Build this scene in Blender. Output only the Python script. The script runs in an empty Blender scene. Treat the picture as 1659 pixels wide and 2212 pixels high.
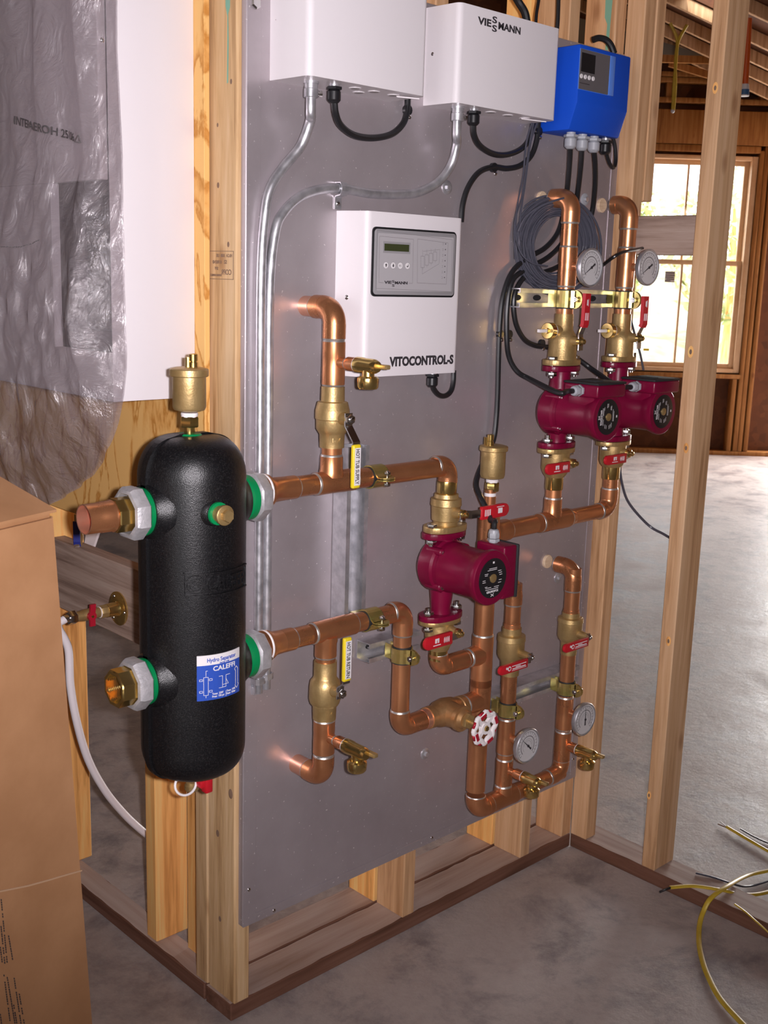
import bpy, bmesh, math, random
from mathutils import Vector as V, Matrix
random.seed(7)
S = bpy.context.scene
COL = S.collection
# ------------------------------------------------------------------ camera
FPX, CX, CY = 2439.57, 829.5, 1106.0
CAM = V((-1.19902, -1.65329, 1.48644))
RT = V((0.7259907, -0.6870646, 0.0296591))
UP = V((0.1195963, 0.1686076, 0.9784008))
FW = V((0.6772254, 0.7067628, -0.2045779))
cam = bpy.data.cameras.new('camera'); cam_o = bpy.data.objects.new('camera', cam); COL.objects.link(cam_o)
cam_o.matrix_world = Matrix(((RT.x, UP.x, -FW.x, CAM.x), (RT.y, UP.y, -FW.y, CAM.y), (RT.z, UP.z, -FW.z, CAM.z), (0, 0, 0, 1)))
cam.sensor_fit = 'HORIZONTAL'; cam.sensor_width = 36.0; cam.lens = FPX * 36.0 / 1659.0
cam.clip_start = 0.05; cam.clip_end = 200
cam.dof.use_dof = True; cam.dof.focus_distance = 2.25; cam.dof.aperture_fstop = 19
S.camera = cam_o
# ------------------------------------------------------------------ view, world, lights
S.view_settings.view_transform = 'Standard'; S.view_settings.look = 'None'
S.view_settings.gamma = 1; S.view_settings.use_curve_mapping = False
S.view_settings.exposure = 0.0
FH = V((FW.x, FW.y, 0)).normalized(); RH = V((FH.y, -FH.x, 0))
def FARP(l, d, z): return V((CAM.x, CAM.y, 0)) + RH * l + FH * d + V((0, 0, z))
w = bpy.data.worlds.new('sky'); S.world = w; w.use_nodes = True
bgn = w.node_tree.nodes['Background']; bgn.inputs[0].default_value = (0.93, 0.96, 1.0, 1); bgn.inputs[1].default_value = 6.0
def lamp(name, kind, loc, aim, energy, color, **kw):
    l = bpy.data.lights.new(name, kind); l.energy = energy; l.color = color
    for k, v in kw.items(): setattr(l, k, v)
    o = bpy.data.objects.new(name, l); COL.objects.link(o); o.location = loc
    o.rotation_euler = (V(aim) - V(loc)).to_track_quat('-Z', 'Y').to_euler()
    return o
# the camera's own flash, beside the lens
fl = CAM + RT * 0.055 + UP * 0.012
lamp('camera_flash', 'SPOT', fl, fl + FW + UP * 0.20 - RT * 0.06, 200, (1.0, 0.935, 0.985), spot_size=math.radians(95), spot_blend=1.0, shadow_soft_size=0.016)
# added fill lamps at unseen openings: far floor, and behind the camera
lamp('added_floor_light', 'AREA', FARP(4.95, 9.98, 1.15), FARP(4.0, 6.0, 0.2), 350, (1.0, 0.95, 0.93), shape='RECTANGLE', size=2.3, size_y=2.0)
lamp('added_back_fill', 'AREA', FARP(-2.0, -3.8, 1.6), FARP(0.0, 3.0, 1.0), 14, (0.95, 0.96, 1.0), shape='RECTANGLE', size=1.4, size_y=1.2)
lamp('sun', 'SUN', FARP(0, -8, 12), FARP(3.0, 8, 0), 3.0, (1.0, 0.97, 0.9), angle=0.01)

# ------------------------------------------------------------------ pixel of the photograph -> point on a plane of the place
def at(u, v, ax, val):
    d = FW + RT * ((u - CX) / FPX) - UP * ((v - CY) / FPX)
    return CAM + d * ((val - CAM[ax]) / d[ax])
PY = -0.103      # plane of the pipework, parallel to the sheet metal board
BY = -0.021      # face of the sheet metal board
def AY(u, v, y=PY): return at(u, v, 1, y)
def Zp(u, v, y=PY): return at(u, v, 1, y).z
def ppm(P): return FPX / ((V(P) - CAM).dot(FW))
def px(P):
    d = V(P) - CAM; z = d.dot(FW); return (CX + FPX * d.dot(RT) / z, CY - FPX * d.dot(UP) / z)
def ysolve(X, z, u):
    a, b = -0.6, 0.3
    for _ in range(50):
        m = (a + b) / 2
        if px((X, m, z))[0] > u: a = m
        else: b = m
    return (a + b) / 2

# ------------------------------------------------------------------ materials
def _nt(name):
    m = bpy.data.materials.new(name); m.use_nodes = True
    nt = m.node_tree; b = nt.nodes['Principled BSDF']; return m, nt, b
def _n(nt, t, **kw):
    n = nt.nodes.new(t)
    for k, v in kw.items():
        if k in n.inputs: n.inputs[k].default_value = v
        else: setattr(n, k, v)
    return n
def _co(nt, scale=(1, 1, 1), rnd=False):
    tc = _n(nt, 'ShaderNodeTexCoord'); mp = _n(nt, 'ShaderNodeMapping'); mp.inputs['Scale'].default_value = scale
    src = tc.outputs['Object']
    if rnd:
        oi = _n(nt, 'ShaderNodeObjectInfo'); va = _n(nt, 'ShaderNodeVectorMath', operation='MULTIPLY_ADD')
        cb = _n(nt, 'ShaderNodeCombineXYZ')
        for i in range(3): nt.links.new(oi.outputs['Random'], cb.inputs[i])
        nt.links.new(cb.outputs[0], va.inputs[0]); va.inputs[1].default_value = (7.3, 5.1, 3.7); nt.links.new(src, va.inputs[2]); src = va.outputs[0]
    nt.links.new(src, mp.inputs[0]); return mp.outputs[0]
def _ramp(nt, fac, stops):
    r = _n(nt, 'ShaderNodeValToRGB'); e = r.color_ramp.elements
    while len(e) < len(stops): e.new(0.5)
    for i, (p, c) in enumerate(stops): e[i].position = p; e[i].color = (*c, 1)
    nt.links.new(fac, r.inputs[0]); return r.outputs[0]
def _bump(nt, b, h, s, d=0.01):
    bp = _n(nt, 'ShaderNodeBump', Strength=s, Distance=d); nt.links.new(h, bp.inputs['Height']); nt.links.new(bp.outputs[0], b.inputs['Normal'])
def mat(name, c1, c2=None, rough=0.5, metal=0.0, scale=20.0, bump=0.0, bscale=None, sc=(1, 1, 1), detail=4, spec=None, coat=0.0, lo=0.35, hi=0.65, rv=0.0):
    m, nt, b = _nt(name)
    b.inputs['Roughness'].default_value = rough; b.inputs['Metallic'].default_value = metal
    if spec is not None: b.inputs['Specular IOR Level'].default_value = spec
    if coat: b.inputs['Coat Weight'].default_value = coat; b.inputs['Coat Roughness'].default_value = 0.12
    if c2 is None and not bump: b.inputs['Base Color'].default_value = (*c1, 1); return m
    co = _co(nt, sc, True)
    n = _n(nt, 'ShaderNodeTexNoise', Scale=scale, Detail=detail, Roughness=0.6); nt.links.new(co, n.inputs['Vector'])
    if c2 is None: b.inputs['Base Color'].default_value = (*c1, 1)
    else: nt.links.new(_ramp(nt, n.outputs[0], [(lo, c1), (hi, c2)]), b.inputs['Base Color'])
    if rv:
        mr = _n(nt, 'ShaderNodeMapRange'); mr.inputs[1].default_value = 0.3; mr.inputs[2].default_value = 0.7
        mr.inputs[3].default_value = rough - rv; mr.inputs[4].default_value = rough + rv
        nt.links.new(n.outputs[0], mr.inputs[0]); nt.links.new(mr.outputs[0], b.inputs['Roughness'])
    if bump:
        n2 = _n(nt, 'ShaderNodeTexNoise', Scale=bscale or scale, Detail=3); nt.links.new(co, n2.inputs['Vector'])
        _bump(nt, b, n2.outputs[0], bump, 0.003)
    return m
def wood(name, a, b_, c, axis=2, fine=34.0, knots=True):
    m, nt, b = _nt(name); b.inputs['Roughness'].default_value = 0.62; b.inputs['Specular IOR Level'].default_value = 0.25
    s = [1.0, 1.0, 1.0]; s[axis] = 0.055
    co = _co(nt, s, True)
    n = _n(nt, 'ShaderNodeTexNoise', Scale=fine, Detail=5, Roughness=0.65, Distortion=0.6); nt.links.new(co, n.inputs['Vector'])
    n2 = _n(nt, 'ShaderNodeTexNoise', Scale=fine * 5, Detail=2); nt.links.new(co, n2.inputs['Vector'])
    s2 = [1.0, 1.0, 1.0]; s2[axis] = 0.12
    wv = _n(nt, 'ShaderNodeTexWave', Scale=11.0, Distortion=5.0, Detail=2.0); wv.inputs['Detail Scale'].default_value = 0.6
    nt.links.new(_co(nt, s2, True), wv.inputs['Vector'])
    mx = _n(nt, 'ShaderNodeMath', operation='MULTIPLY_ADD'); nt.links.new(n2.outputs[0], mx.inputs[0]); mx.inputs[1].default_value = 0.22; nt.links.new(n.outputs[0], mx.inputs[2])
    mx2 = _n(nt, 'ShaderNodeMath', operation='MULTIPLY_ADD'); nt.links.new(wv.outputs['Fac'], mx2.inputs[0]); mx2.inputs[1].default_value = 0.09; nt.links.new(mx.outputs[0], mx2.inputs[2])
    col = _ramp(nt, mx2.outputs[0], [(0.42, a), (0.64, b_), (0.84, c)])
    if knots:
        vo = _n(nt, 'ShaderNodeTexVoronoi', Scale=5.0); s3 = [1.6, 1.6, 1.6]; s3[axis] = 0.75
        nt.links.new(_co(nt, s3, True), vo.inputs['Vector'])
        kr = _ramp(nt, vo.outputs['Distance'], [(0.055, (0.42, 0.28, 0.2)), (0.13, (1, 1, 1))])
        mm = _n(nt, 'ShaderNodeMixRGB', blend_type='MULTIPLY'); mm.inputs[0].default_value = 0.6
        nt.links.new(col, mm.inputs[1]); nt.links.new(kr, mm.inputs[2]); col = mm.outputs[0]
    nt.links.new(col, b.inputs['Base Color'])
    _bump(nt, b, n.outputs[0], 0.12, 0.003)
    return m
M = {}
M['stud'] = wood('pine_stud', (0.3277, 0.1773, 0.0705), (0.6106, 0.3942, 0.2021), (0.7198, 0.5139, 0.3062))
M['stud_pale'] = wood('pale_stud', (0.3690, 0.1921, 0.0856), (0.6145, 0.3659, 0.1940), (0.7169, 0.4665, 0.2749))
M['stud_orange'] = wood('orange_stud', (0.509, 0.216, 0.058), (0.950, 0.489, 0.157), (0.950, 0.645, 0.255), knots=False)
M['stud_x'] = wood('pine_along_x', (0.30, 0.16, 0.08), (0.52, 0.34, 0.2), (0.62, 0.45, 0.3), axis=0)
M['stud_y'] = wood('grey_pine_along_y', (0.20, 0.13, 0.10), (0.40, 0.29, 0.235), (0.50, 0.39, 0.33), axis=1, knots=False)
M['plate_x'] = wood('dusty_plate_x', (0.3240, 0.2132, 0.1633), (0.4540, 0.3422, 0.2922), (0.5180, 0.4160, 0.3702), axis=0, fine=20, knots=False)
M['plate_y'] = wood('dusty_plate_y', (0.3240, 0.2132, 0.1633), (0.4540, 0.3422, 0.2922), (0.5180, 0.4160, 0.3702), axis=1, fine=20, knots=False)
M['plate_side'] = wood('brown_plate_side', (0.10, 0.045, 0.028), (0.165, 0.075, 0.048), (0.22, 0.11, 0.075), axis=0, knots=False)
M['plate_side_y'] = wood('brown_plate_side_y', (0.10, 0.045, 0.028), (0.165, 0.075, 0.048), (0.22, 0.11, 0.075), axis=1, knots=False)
M['keypad_dark'] = mat('dark_keypad', (0.12, 0.11, 0.115), rough=0.5)
M['duct'] = mat('dull_grey_sheet', (0.24, 0.215, 0.17), rough=0.7)
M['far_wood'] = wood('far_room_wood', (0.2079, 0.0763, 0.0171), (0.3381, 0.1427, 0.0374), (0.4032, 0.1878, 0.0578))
M['copper'] = mat('copper', (0.50, 0.205, 0.090), (0.80, 0.355, 0.165), rough=0.29, metal=0.8, scale=7, rv=0.05, bump=0.025, bscale=60, detail=6, lo=0.25, hi=0.75)
M['copper_new'] = mat('new_copper', (0.78, 0.37, 0.24), (0.86, 0.46, 0.32), rough=0.3, metal=0.8, scale=14)
M['solder'] = mat('solder', (0.62, 0.58, 0.54), (0.78, 0.74, 0.70), rough=0.35, metal=0.85, scale=60)
M['brass'] = mat('cast_brass', (0.46, 0.31, 0.125), (0.58, 0.41, 0.185), rough=0.42, metal=0.72, scale=30, bump=0.12, bscale=260)
M['brass_shiny'] = mat('polished_brass', (0.66, 0.46, 0.15), (0.76, 0.56, 0.22), rough=0.2, metal=0.95, scale=20)
M['bronze'] = mat('cast_bronze', (0.42, 0.225, 0.09), (0.54, 0.31, 0.14), rough=0.45, metal=0.7, scale=30, bump=0.12, bscale=220)
M['galv'] = mat('galvanised', (0.50, 0.50, 0.53), (0.68, 0.67, 0.70), rough=0.36, metal=0.75, scale=45, rv=0.08)
M['galv_cast'] = mat('galvanised_iron', (0.50, 0.49, 0.51), (0.64, 0.62, 0.64), rough=0.45, metal=0.55, scale=70, bump=0.2, bscale=240)
M['chrome'] = mat('zinc_steel', (0.74, 0.73, 0.72), rough=0.2, metal=1.0)
M['zinc'] = mat('yellow_zinc', (0.50, 0.46, 0.13), (0.78, 0.55, 0.20), rough=0.25, metal=0.85, scale=26)
M['white'] = mat('white_paint', (0.80, 0.755, 0.775), rough=0.36, coat=0.15, bump=0.03, bscale=420)
M['white_in'] = mat('grey_inside', (0.34, 0.31, 0.31), rough=0.6)
M['black'] = mat('black_plastic', (0.013, 0.013, 0.015), rough=0.32)
M['black_matt'] = mat('black_matt', (0.02, 0.02, 0.022), rough=0.6)
M['rubber'] = mat('black_cable', (0.014, 0.014, 0.016), rough=0.38)
M['greywire'] = mat('grey_wire', (0.07, 0.07, 0.092), rough=0.34)
M['greyplastic'] = mat('grey_plastic', (0.37, 0.38, 0.41), rough=0.4)
M['greyplate'] = mat('grey_keypad', (0.42, 0.40, 0.415), rough=0.5)
M['greyrim'] = mat('grey_rim', (0.30, 0.29, 0.30), rough=0.45)
M['lcd'] = mat('lcd', (0.045, 0.055, 0.022), rough=0.15)
M['ink'] = mat('dark_ink', (0.035, 0.03, 0.035), rough=0.6)
M['inkgrey'] = mat('grey_ink', (0.19, 0.175, 0.18), rough=0.6)
M['inkbrown'] = mat('stamp_ink', (0.22, 0.135, 0.09), rough=0.7)
M['whiteprint'] = mat('white_print', (0.75, 0.72, 0.73), rough=0.5)
M['red'] = mat('red_vinyl', (0.50, 0.012, 0.022), rough=0.35)
M['redpaint'] = mat('red_paint', (0.40, 0.012, 0.03), rough=0.3)
M['yellow'] = mat('yellow_vinyl', (0.78, 0.60, 0.02), rough=0.35)
M['yellowcable'] = mat('yellow_cable', (0.58, 0.40, 0.03), (0.66, 0.47, 0.06), rough=0.42, scale=30)
M['maroon'] = mat('maroon_enamel', (0.155, 0.002, 0.026), (0.18, 0.003, 0.032), rough=0.34, scale=25, coat=0.06, spec=0.3, bump=0.05, bscale=160)
M['blue'] = mat('blue_plastic', (0.010, 0.078, 0.56), rough=0.5, spec=0.12, bump=0.03, bscale=500)
M['blue_lit'] = mat('blue_lit_recess', (0.10, 0.24, 0.72), rough=0.35)  # lighter blue paints in the light on the recess wall
M['navy'] = mat('navy_vinyl', (0.02, 0.03, 0.22), rough=0.4)
M['stickerblue'] = mat('blue_sticker', (0.03, 0.085, 0.44), rough=0.35)
M['green'] = mat('green_gasket', (0.0, 0.22, 0.065), rough=0.4)
M['epp'] = mat('black_shell', (0.005, 0.005, 0.006), (0.020, 0.019, 0.020), rough=0.34, spec=0.45, scale=420, bump=0.2, bscale=620, lo=0.5, hi=0.72, detail=2)
M['pex'] = mat('white_pipe', (0.8496, 0.7906, 0.8142), rough=0.4)
M['whitebead'] = mat('white_teflon', (0.85, 0.8, 0.8), rough=0.5)
M['dial'] = mat('gauge_dial', (0.60, 0.58, 0.585), rough=0.3)
M['plugwood'] = mat('bare_wood_plug', (0.62, 0.44, 0.28), (0.74, 0.57, 0.40), rough=0.6, scale=40, sc=(1, 1, 5))
M['cardboard'] = mat('cardboard', (0.3729, 0.1840, 0.0812), (0.4466, 0.2310, 0.1082), rough=0.75, scale=9, bump=0.06, bscale=120, detail=6)
M['cardedge'] = mat('cardboard_edge', (0.52, 0.33, 0.20), rough=0.8)
M['orange'] = mat('orange_cord', (0.62, 0.10, 0.01), rough=0.45)
M['outlet_blue'] = mat('blue_cap', (0.05, 0.14, 0.30), rough=0.4)
M['drywall'] = mat('brown_wall', (0.34, 0.22, 0.13), (0.42, 0.28, 0.17), rough=0.8, scale=6)  # mottled brown for every house wall but the far one
M['vinylframe'] = mat('window_frame', (0.7250, 0.4625, 0.2500), (0.8250, 0.5625, 0.3375), rough=0.5, scale=8)
M['greenpaint'] = mat('green_marking', (0.20, 0.42, 0.31), rough=0.7)

def m_panel():
    m, nt, b = _nt('sheet_metal')
    b.inputs['Metallic'].default_value = 0.55
    co = _co(nt)
    n = _n(nt, 'ShaderNodeTexNoise', Scale=3.2, Detail=6, Roughness=0.62); nt.links.new(co, n.inputs['Vector'])
    nf = _n(nt, 'ShaderNodeTexNoise', Scale=150, Detail=2); nt.links.new(co, nf.inputs['Vector'])
    c = _ramp(nt, n.outputs[0], [(0.33, (0.42, 0.368, 0.388)), (0.70, (0.56, 0.505, 0.53))])
    sp = _ramp(nt, nf.outputs[0], [(0.69, (0, 0, 0)), (0.74, (1, 1, 1))])
    mx = _n(nt, 'ShaderNodeMixRGB'); nt.links.new(sp, mx.inputs[0]); nt.links.new(c, mx.inputs[1]); mx.inputs[2].default_value = (0.85, 0.8, 0.8, 1)
    nt.links.new(mx.outputs[0], b.inputs['Base Color'])
    r = _n(nt, 'ShaderNodeMapRange'); r.inputs[1].default_value = 0.3; r.inputs[2].default_value = 0.7; r.inputs[3].default_value = 0.30; r.inputs[4].default_value = 0.42
    nt.links.new(n.outputs[0], r.inputs[0]); nt.links.new(r.outputs[0], b.inputs['Roughness'])
    _bump(nt, b, nf.outputs[0], 0.05, 0.001)
    return m
M['panel'] = m_panel()
def m_concrete():
    m, nt, b = _nt('concrete')
    co = _co(nt)
    n = _n(nt, 'ShaderNodeTexNoise', Scale=1.3, Detail=8, Roughness=0.68); nt.links.new(co, n.inputs['Vector'])
    n2 = _n(nt, 'ShaderNodeTexNoise', Scale=4.6, Detail=10, Roughness=0.72, Distortion=0.3); nt.links.new(co, n2.inputs['Vector'])
    n4 = _n(nt, 'ShaderNodeTexNoise', Scale=38.0, Detail=6, Roughness=0.7); nt.links.new(co, n4.inputs['Vector'])
    ad = _n(nt, 'ShaderNodeMath', operation='MULTIPLY_ADD'); nt.links.new(n4.outputs[0], ad.inputs[0]); ad.inputs[1].default_value = 0.45; ad.inputs[2].default_value = -0.225
    ae = _n(nt, 'ShaderNodeMath', operation='ADD'); nt.links.new(ad.outputs[0], ae.inputs[0]); nt.links.new(n.outputs[0], ae.inputs[1])
    c = _ramp(nt, ae.outputs[0], [(0.30, (0.39, 0.315, 0.29)), (0.55, (0.49, 0.425, 0.395)), (0.75, (0.56, 0.49, 0.455))])
    d = _ramp(nt, n2.outputs[0], [(0.36, (0.40, 0.41, 0.46)), (0.53, (1, 1, 1))])
    mx = _n(nt, 'ShaderNodeMixRGB', blend_type='MULTIPLY'); mx.inputs[0].default_value = 0.75
    nt.links.new(c, mx.inputs[1]); nt.links.new(d, mx.inputs[2]); nt.links.new(mx.outputs[0], b.inputs['Base Color'])
    r = _n(nt, 'ShaderNodeMapRange'); r.inputs[1].default_value = 0.3; r.inputs[2].default_value = 0.7; r.inputs[3].default_value = 0.36; r.inputs[4].default_value = 0.58
    nt.links.new(n2.outputs[0], r.inputs[0]); nt.links.new(r.outputs[0], b.inputs['Roughness'])
    n3 = _n(nt, 'ShaderNodeTexNoise', Scale=22.0, Detail=8, Roughness=0.7); nt.links.new(co, n3.inputs['Vector'])
    _bump(nt, b, n3.outputs[0], 0.22, 0.012); b.inputs['Specular IOR Level'].default_value = 0.32
    return m
M['concrete'] = m_concrete()
def m_ply(name, a, b_, c, sc):
    m, nt, b = _nt(name); b.inputs['Roughness'].default_value = 0.6; b.inputs['Specular IOR Level'].default_value = 0.25
    n = _n(nt, 'ShaderNodeTexNoise', Scale=3.4, Detail=2.0, Roughness=0.45, Distortion=1.9); nt.links.new(_co(nt, sc), n.inputs['Vector'])
    nf = _n(nt, 'ShaderNodeTexNoise', Scale=60, Detail=3); nt.links.new(_co(nt, sc), nf.inputs['Vector'])
    mx = _n(nt, 'ShaderNodeMath', operation='MULTIPLY_ADD'); nt.links.new(nf.outputs[0], mx.inputs[0]); mx.inputs[1].default_value = 0.10; nt.links.new(n.outputs[0], mx.inputs[2])
    nt.links.new(_ramp(nt, mx.outputs[0], [(0.44, a), (0.535, a), (0.56, c), (0.60, b_), (0.645, a)]), b.inputs['Base Color'])
    return m
M['ply'] = m_ply('plywood', (0.8170, 0.4856, 0.1705), (0.7430, 0.3937, 0.1201), (0.5349, 0.2295, 0.0452), (1, 2.6, 1.0))
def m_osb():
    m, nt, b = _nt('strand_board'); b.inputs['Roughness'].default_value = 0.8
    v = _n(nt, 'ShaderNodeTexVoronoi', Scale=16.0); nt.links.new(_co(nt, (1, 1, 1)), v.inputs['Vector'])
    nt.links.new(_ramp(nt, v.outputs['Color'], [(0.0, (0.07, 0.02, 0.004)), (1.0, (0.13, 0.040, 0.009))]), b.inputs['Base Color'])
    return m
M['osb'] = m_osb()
def m_film():
    m, nt, b = _nt('clear_film')
    out = nt.nodes['Material Output']
    tr = _n(nt, 'ShaderNodeBsdfTransparent'); tr.inputs[0].default_value = (0.78, 0.74, 0.765, 1)
    df = _n(nt, 'ShaderNodeBsdfDiffuse'); df.inputs[0].default_value = (0.56, 0.51, 0.54, 1)
    gl = _n(nt, 'ShaderNodeBsdfGlossy'); gl.inputs[0].default_value = (0.9, 0.87, 0.88, 1); gl.inputs['Roughness'].default_value = 0.22
    co = _co(nt)
    n = _n(nt, 'ShaderNodeTexNoise', Scale=17, Detail=7, Roughness=0.62, Distortion=1.2); nt.links.new(co, n.inputs['Vector'])
    bp = _n(nt, 'ShaderNodeBump', Strength=0.7, Distance=0.02); nt.links.new(n.outputs[0], bp.inputs['Height'])
    nt.links.new(bp.outputs[0], gl.inputs['Normal']); nt.links.new(bp.outputs[0], df.inputs['Normal'])
    m1 = _n(nt, 'ShaderNodeMixShader'); m1.inputs[0].default_value = 0.28
    nt.links.new(tr.outputs[0], m1.inputs[1]); nt.links.new(df.outputs[0], m1.inputs[2])
    m2 = _n(nt, 'ShaderNodeMixShader'); m2.inputs[0].default_value = 0.2
    nt.links.new(m1.outputs[0], m2.inputs[1]); nt.links.new(gl.outputs[0], m2.inputs[2])
    nt.links.new(m2.outputs[0], out.inputs[0]); return m
M['film'] = m_film()
def m_glass():
    m, nt, b = _nt('window_glass'); out = nt.nodes['Material Output']
    tr = _n(nt, 'ShaderNodeBsdfTransparent'); gl = _n(nt, 'ShaderNodeBsdfGlossy'); gl.inputs['Roughness'].default_value = 0.02
    mx = _n(nt, 'ShaderNodeMixShader'); mx.inputs[0].default_value = 0.05
    nt.links.new(tr.outputs[0], mx.inputs[1]); nt.links.new(gl.outputs[0], mx.inputs[2]); nt.links.new(mx.outputs[0], out.inputs[0]); return m
M['glass'] = m_glass()
M['hill'] = mat('dry_grass', (0.1870, 0.2205, 0.0880), (0.4400, 0.4095, 0.3080), rough=0.9, scale=1.2, detail=8)
M['leaf'] = mat('leaves', (0.2622, 0.3230, 0.0968), (0.7429, 0.6800, 0.3630), rough=0.7, scale=1.6, detail=8)

# ------------------------------------------------------------------ mesh building
class MB:
    def __init__(s, mt=None):
        s.bm = bmesh.new(); s.mats = []; s.mi = 0; s.th = 0.6
        if mt: s.m(mt)
    def m(s, mt):
        if mt not in s.mats: s.mats.append(mt)
        s.mi = s.mats.index(mt); return s
    def add(s, vs, fs, smooth=True):
        bv = [s.bm.verts.new(v) for v in vs]
        for f in fs:
            try:
                q = s.bm.faces.new([bv[i] for i in f]); q.material_index = s.mi; q.smooth = smooth
            except ValueError: pass
        return s
    def lathe(s, p, ax, prof, seg=24, cap=True, phase=0.0, ring=False, squash=None):
        p = V(p); ax = V(ax).normalized()
        a = ax.orthogonal().normalized() if abs(ax.z) < 0.9 else V((1, 0, 0))
        if abs(ax.y) > 0.9 or abs(ax.x) > 0.9: a = V((0, 0, 1))
        b = ax.cross(a)
        sa, sb = squash or (1, 1)
        vs = []; n = len(prof)
        for t, r in prof:
            for k in range(seg):
                th = 2 * math.pi * k / seg + phase
                vs.append(p + ax * t + a * (math.cos(th) * r * sa) + b * (math.sin(th) * r * sb))
        fs = []
        for i in range(n if ring else n - 1):
            for k in range(seg):
                k2 = (k + 1) % seg; i2 = (i + 1) % n
                fs.append((i * seg + k, i * seg + k2, i2 * seg + k2, i2 * seg + k))
        if cap and not ring:
            fs.append(tuple(range(seg - 1, -1, -1))); fs.append(tuple((n - 1) * seg + k for k in range(seg)))
        return s.add(vs, fs)
    def cyl(s, p0, p1, r, r2=None, seg=20):
        p0, p1 = V(p0), V(p1); d = p1 - p0
        return s.lathe(p0, d, [(0, r), (d.length, r2 if r2 is not None else r)], seg)
    def tubeopen(s, p0, p1, r, ri, seg=28):
        p0, p1 = V(p0), V(p1); L = (p1 - p0).length
        return s.lathe(p0, p1 - p0, [(0, r), (L, r), (L, ri), (0, ri)], seg, ring=True)
    def ball(s, c, r, ax=(0, 0, 1), seg=16, rings=8, k=1.0):
        return s.lathe(c, ax, [(-math.cos(math.pi * i / rings) * r * k, max(1e-5, math.sin(math.pi * i / rings) * r)) for i in range(rings + 1)], seg, cap=False)
    def hexn(s, p, ax, t, r, seg=6, phase=0.0):
        return s.lathe(p, ax, [(0, r * .94), (t * .12, r), (t * .88, r), (t, r * .94)], seg, phase=phase)
    def sweep(s, pts, r, seg=10, cap=True, flat=None):
        pts = [V(q) for q in pts]; n = len(pts); vs = []
        t0 = (pts[1] - pts[0]).normalized(); a = t0.orthogonal().normalized()
        if flat: a = (V(flat) - t0 * t0.dot(V(flat))).normalized()
        for i in range(n):
            t = (pts[min(i + 1, n - 1)] - pts[max(i - 1, 0)]).normalized()
            a = (a - t * a.dot(t)).normalized(); b = t.cross(a)
            ri = r[i] if isinstance(r, (list, tuple)) and not flat else r
            ra, rb = (ri if not flat else r[0]), (ri if not flat else r[1])
            for k in range(seg):
                th = 2 * math.pi * k / seg; vs.append(pts[i] + a * (math.cos(th) * ra) + b * (math.sin(th) * rb))
        fs = [(i * seg + k, i * seg + (k + 1) % seg, (i + 1) * seg + (k + 1) % seg, (i + 1) * seg + k) for i in range(n - 1) for k in range(seg)]
        if cap: fs += [tuple(range(seg - 1, -1, -1)), tuple((n - 1) * seg + k for k in range(seg))]
        return s.add(vs, fs)
    def cable(s, pts, r, seg=10, sub=8, flat=None): return s.sweep(cat(pts, sub), r, seg, flat=flat)
    def box(s, lo, hi, bev=0.0, seg=2, rot=None, piv=None):
        lo, hi = V(lo), V(hi); t = bmesh.new(); bmesh.ops.create_cube(t, size=1.0)
        c, d = (lo + hi) / 2, hi - lo
        for v in t.verts: v.co = V((v.co.x * d.x, v.co.y * d.y, v.co.z * d.z))
        if bev: bmesh.ops.bevel(t, geom=list(t.edges) + list(t.verts), offset=bev, segments=seg, affect='EDGES', profile=0.5)
        for v in t.verts: v.co = v.co + c
        if rot is not None:
            pv = V(piv) if piv is not None else c
            for v in t.verts: v.co = rot @ (v.co - pv) + pv
        return s.merge(t, bool(bev))
    def merge(s, t, smooth=True):
        t.verts.index_update()
        vs = [v.co.copy() for v in t.verts]; fs = [tuple(v.index for v in f.verts) for f in t.faces]; t.free()
        return s.add(vs, fs, smooth)
    def prism(s, outline, ext, bev=0.0, smooth=False):
        """closed planar outline of 3D points, pushed along ext"""
        o = [V(q) for q in outline]; e = V(ext); n = len(o)
        vs = o + [q + e for q in o]
        fs = [tuple(range(n - 1, -1, -1)), tuple(range(n, 2 * n))] + [(i, (i + 1) % n, n + (i + 1) % n, n + i) for i in range(n)]
        if not bev: return s.add(vs, fs, smooth)
        t = bmesh.new(); bv = [t.verts.new(v) for v in vs]
        for f in fs: t.faces.new([bv[i] for i in f])
        bmesh.ops.recalc_face_normals(t, faces=t.faces)
        bmesh.ops.bevel(t, geom=list(t.edges), offset=bev, segments=2, affect='EDGES', profile=0.5)
        return s.merge(t, True)
    def ribbon(s, pts, wdir, w, t):
        """strip of thickness t and width w along wdir following a polyline"""
        pts = [V(q) for q in pts]; wd = V(wdir).normalized(); n = len(pts); vs = []
        for i in range(n):
            a = (pts[i] - pts[i - 1]).normalized() if i else None
            b = (pts[i + 1] - pts[i]).normalized() if i < n - 1 else None
            tg = ((a or b) + (b or a)).normalized(); nn = wd.cross(tg).normalized()
            k = 1.0 / max(0.5, tg.dot(a or b))
            for sw, st in ((-1, -1), (1, -1), (1, 1), (-1, 1)): vs.append(pts[i] + wd * (sw * w / 2) + nn * (st * t / 2 * k))
        fs = [(i * 4 + k, i * 4 + (k + 1) % 4, i * 4 + 4 + (k + 1) % 4, i * 4 + 4 + k) for i in range(n - 1) for k in range(4)]
        fs += [(3, 2, 1, 0), tuple((n - 1) * 4 + k for k in range(4))]
        return s.add(vs, fs, False)
    def text(s, txt, size, fn, ext=0.0003, align='LEFT', bold=0.0):
        vs, fs = text_geo(txt, size, ext, align, bold); return s.add([fn(v) for v in vs], fs, False)
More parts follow.
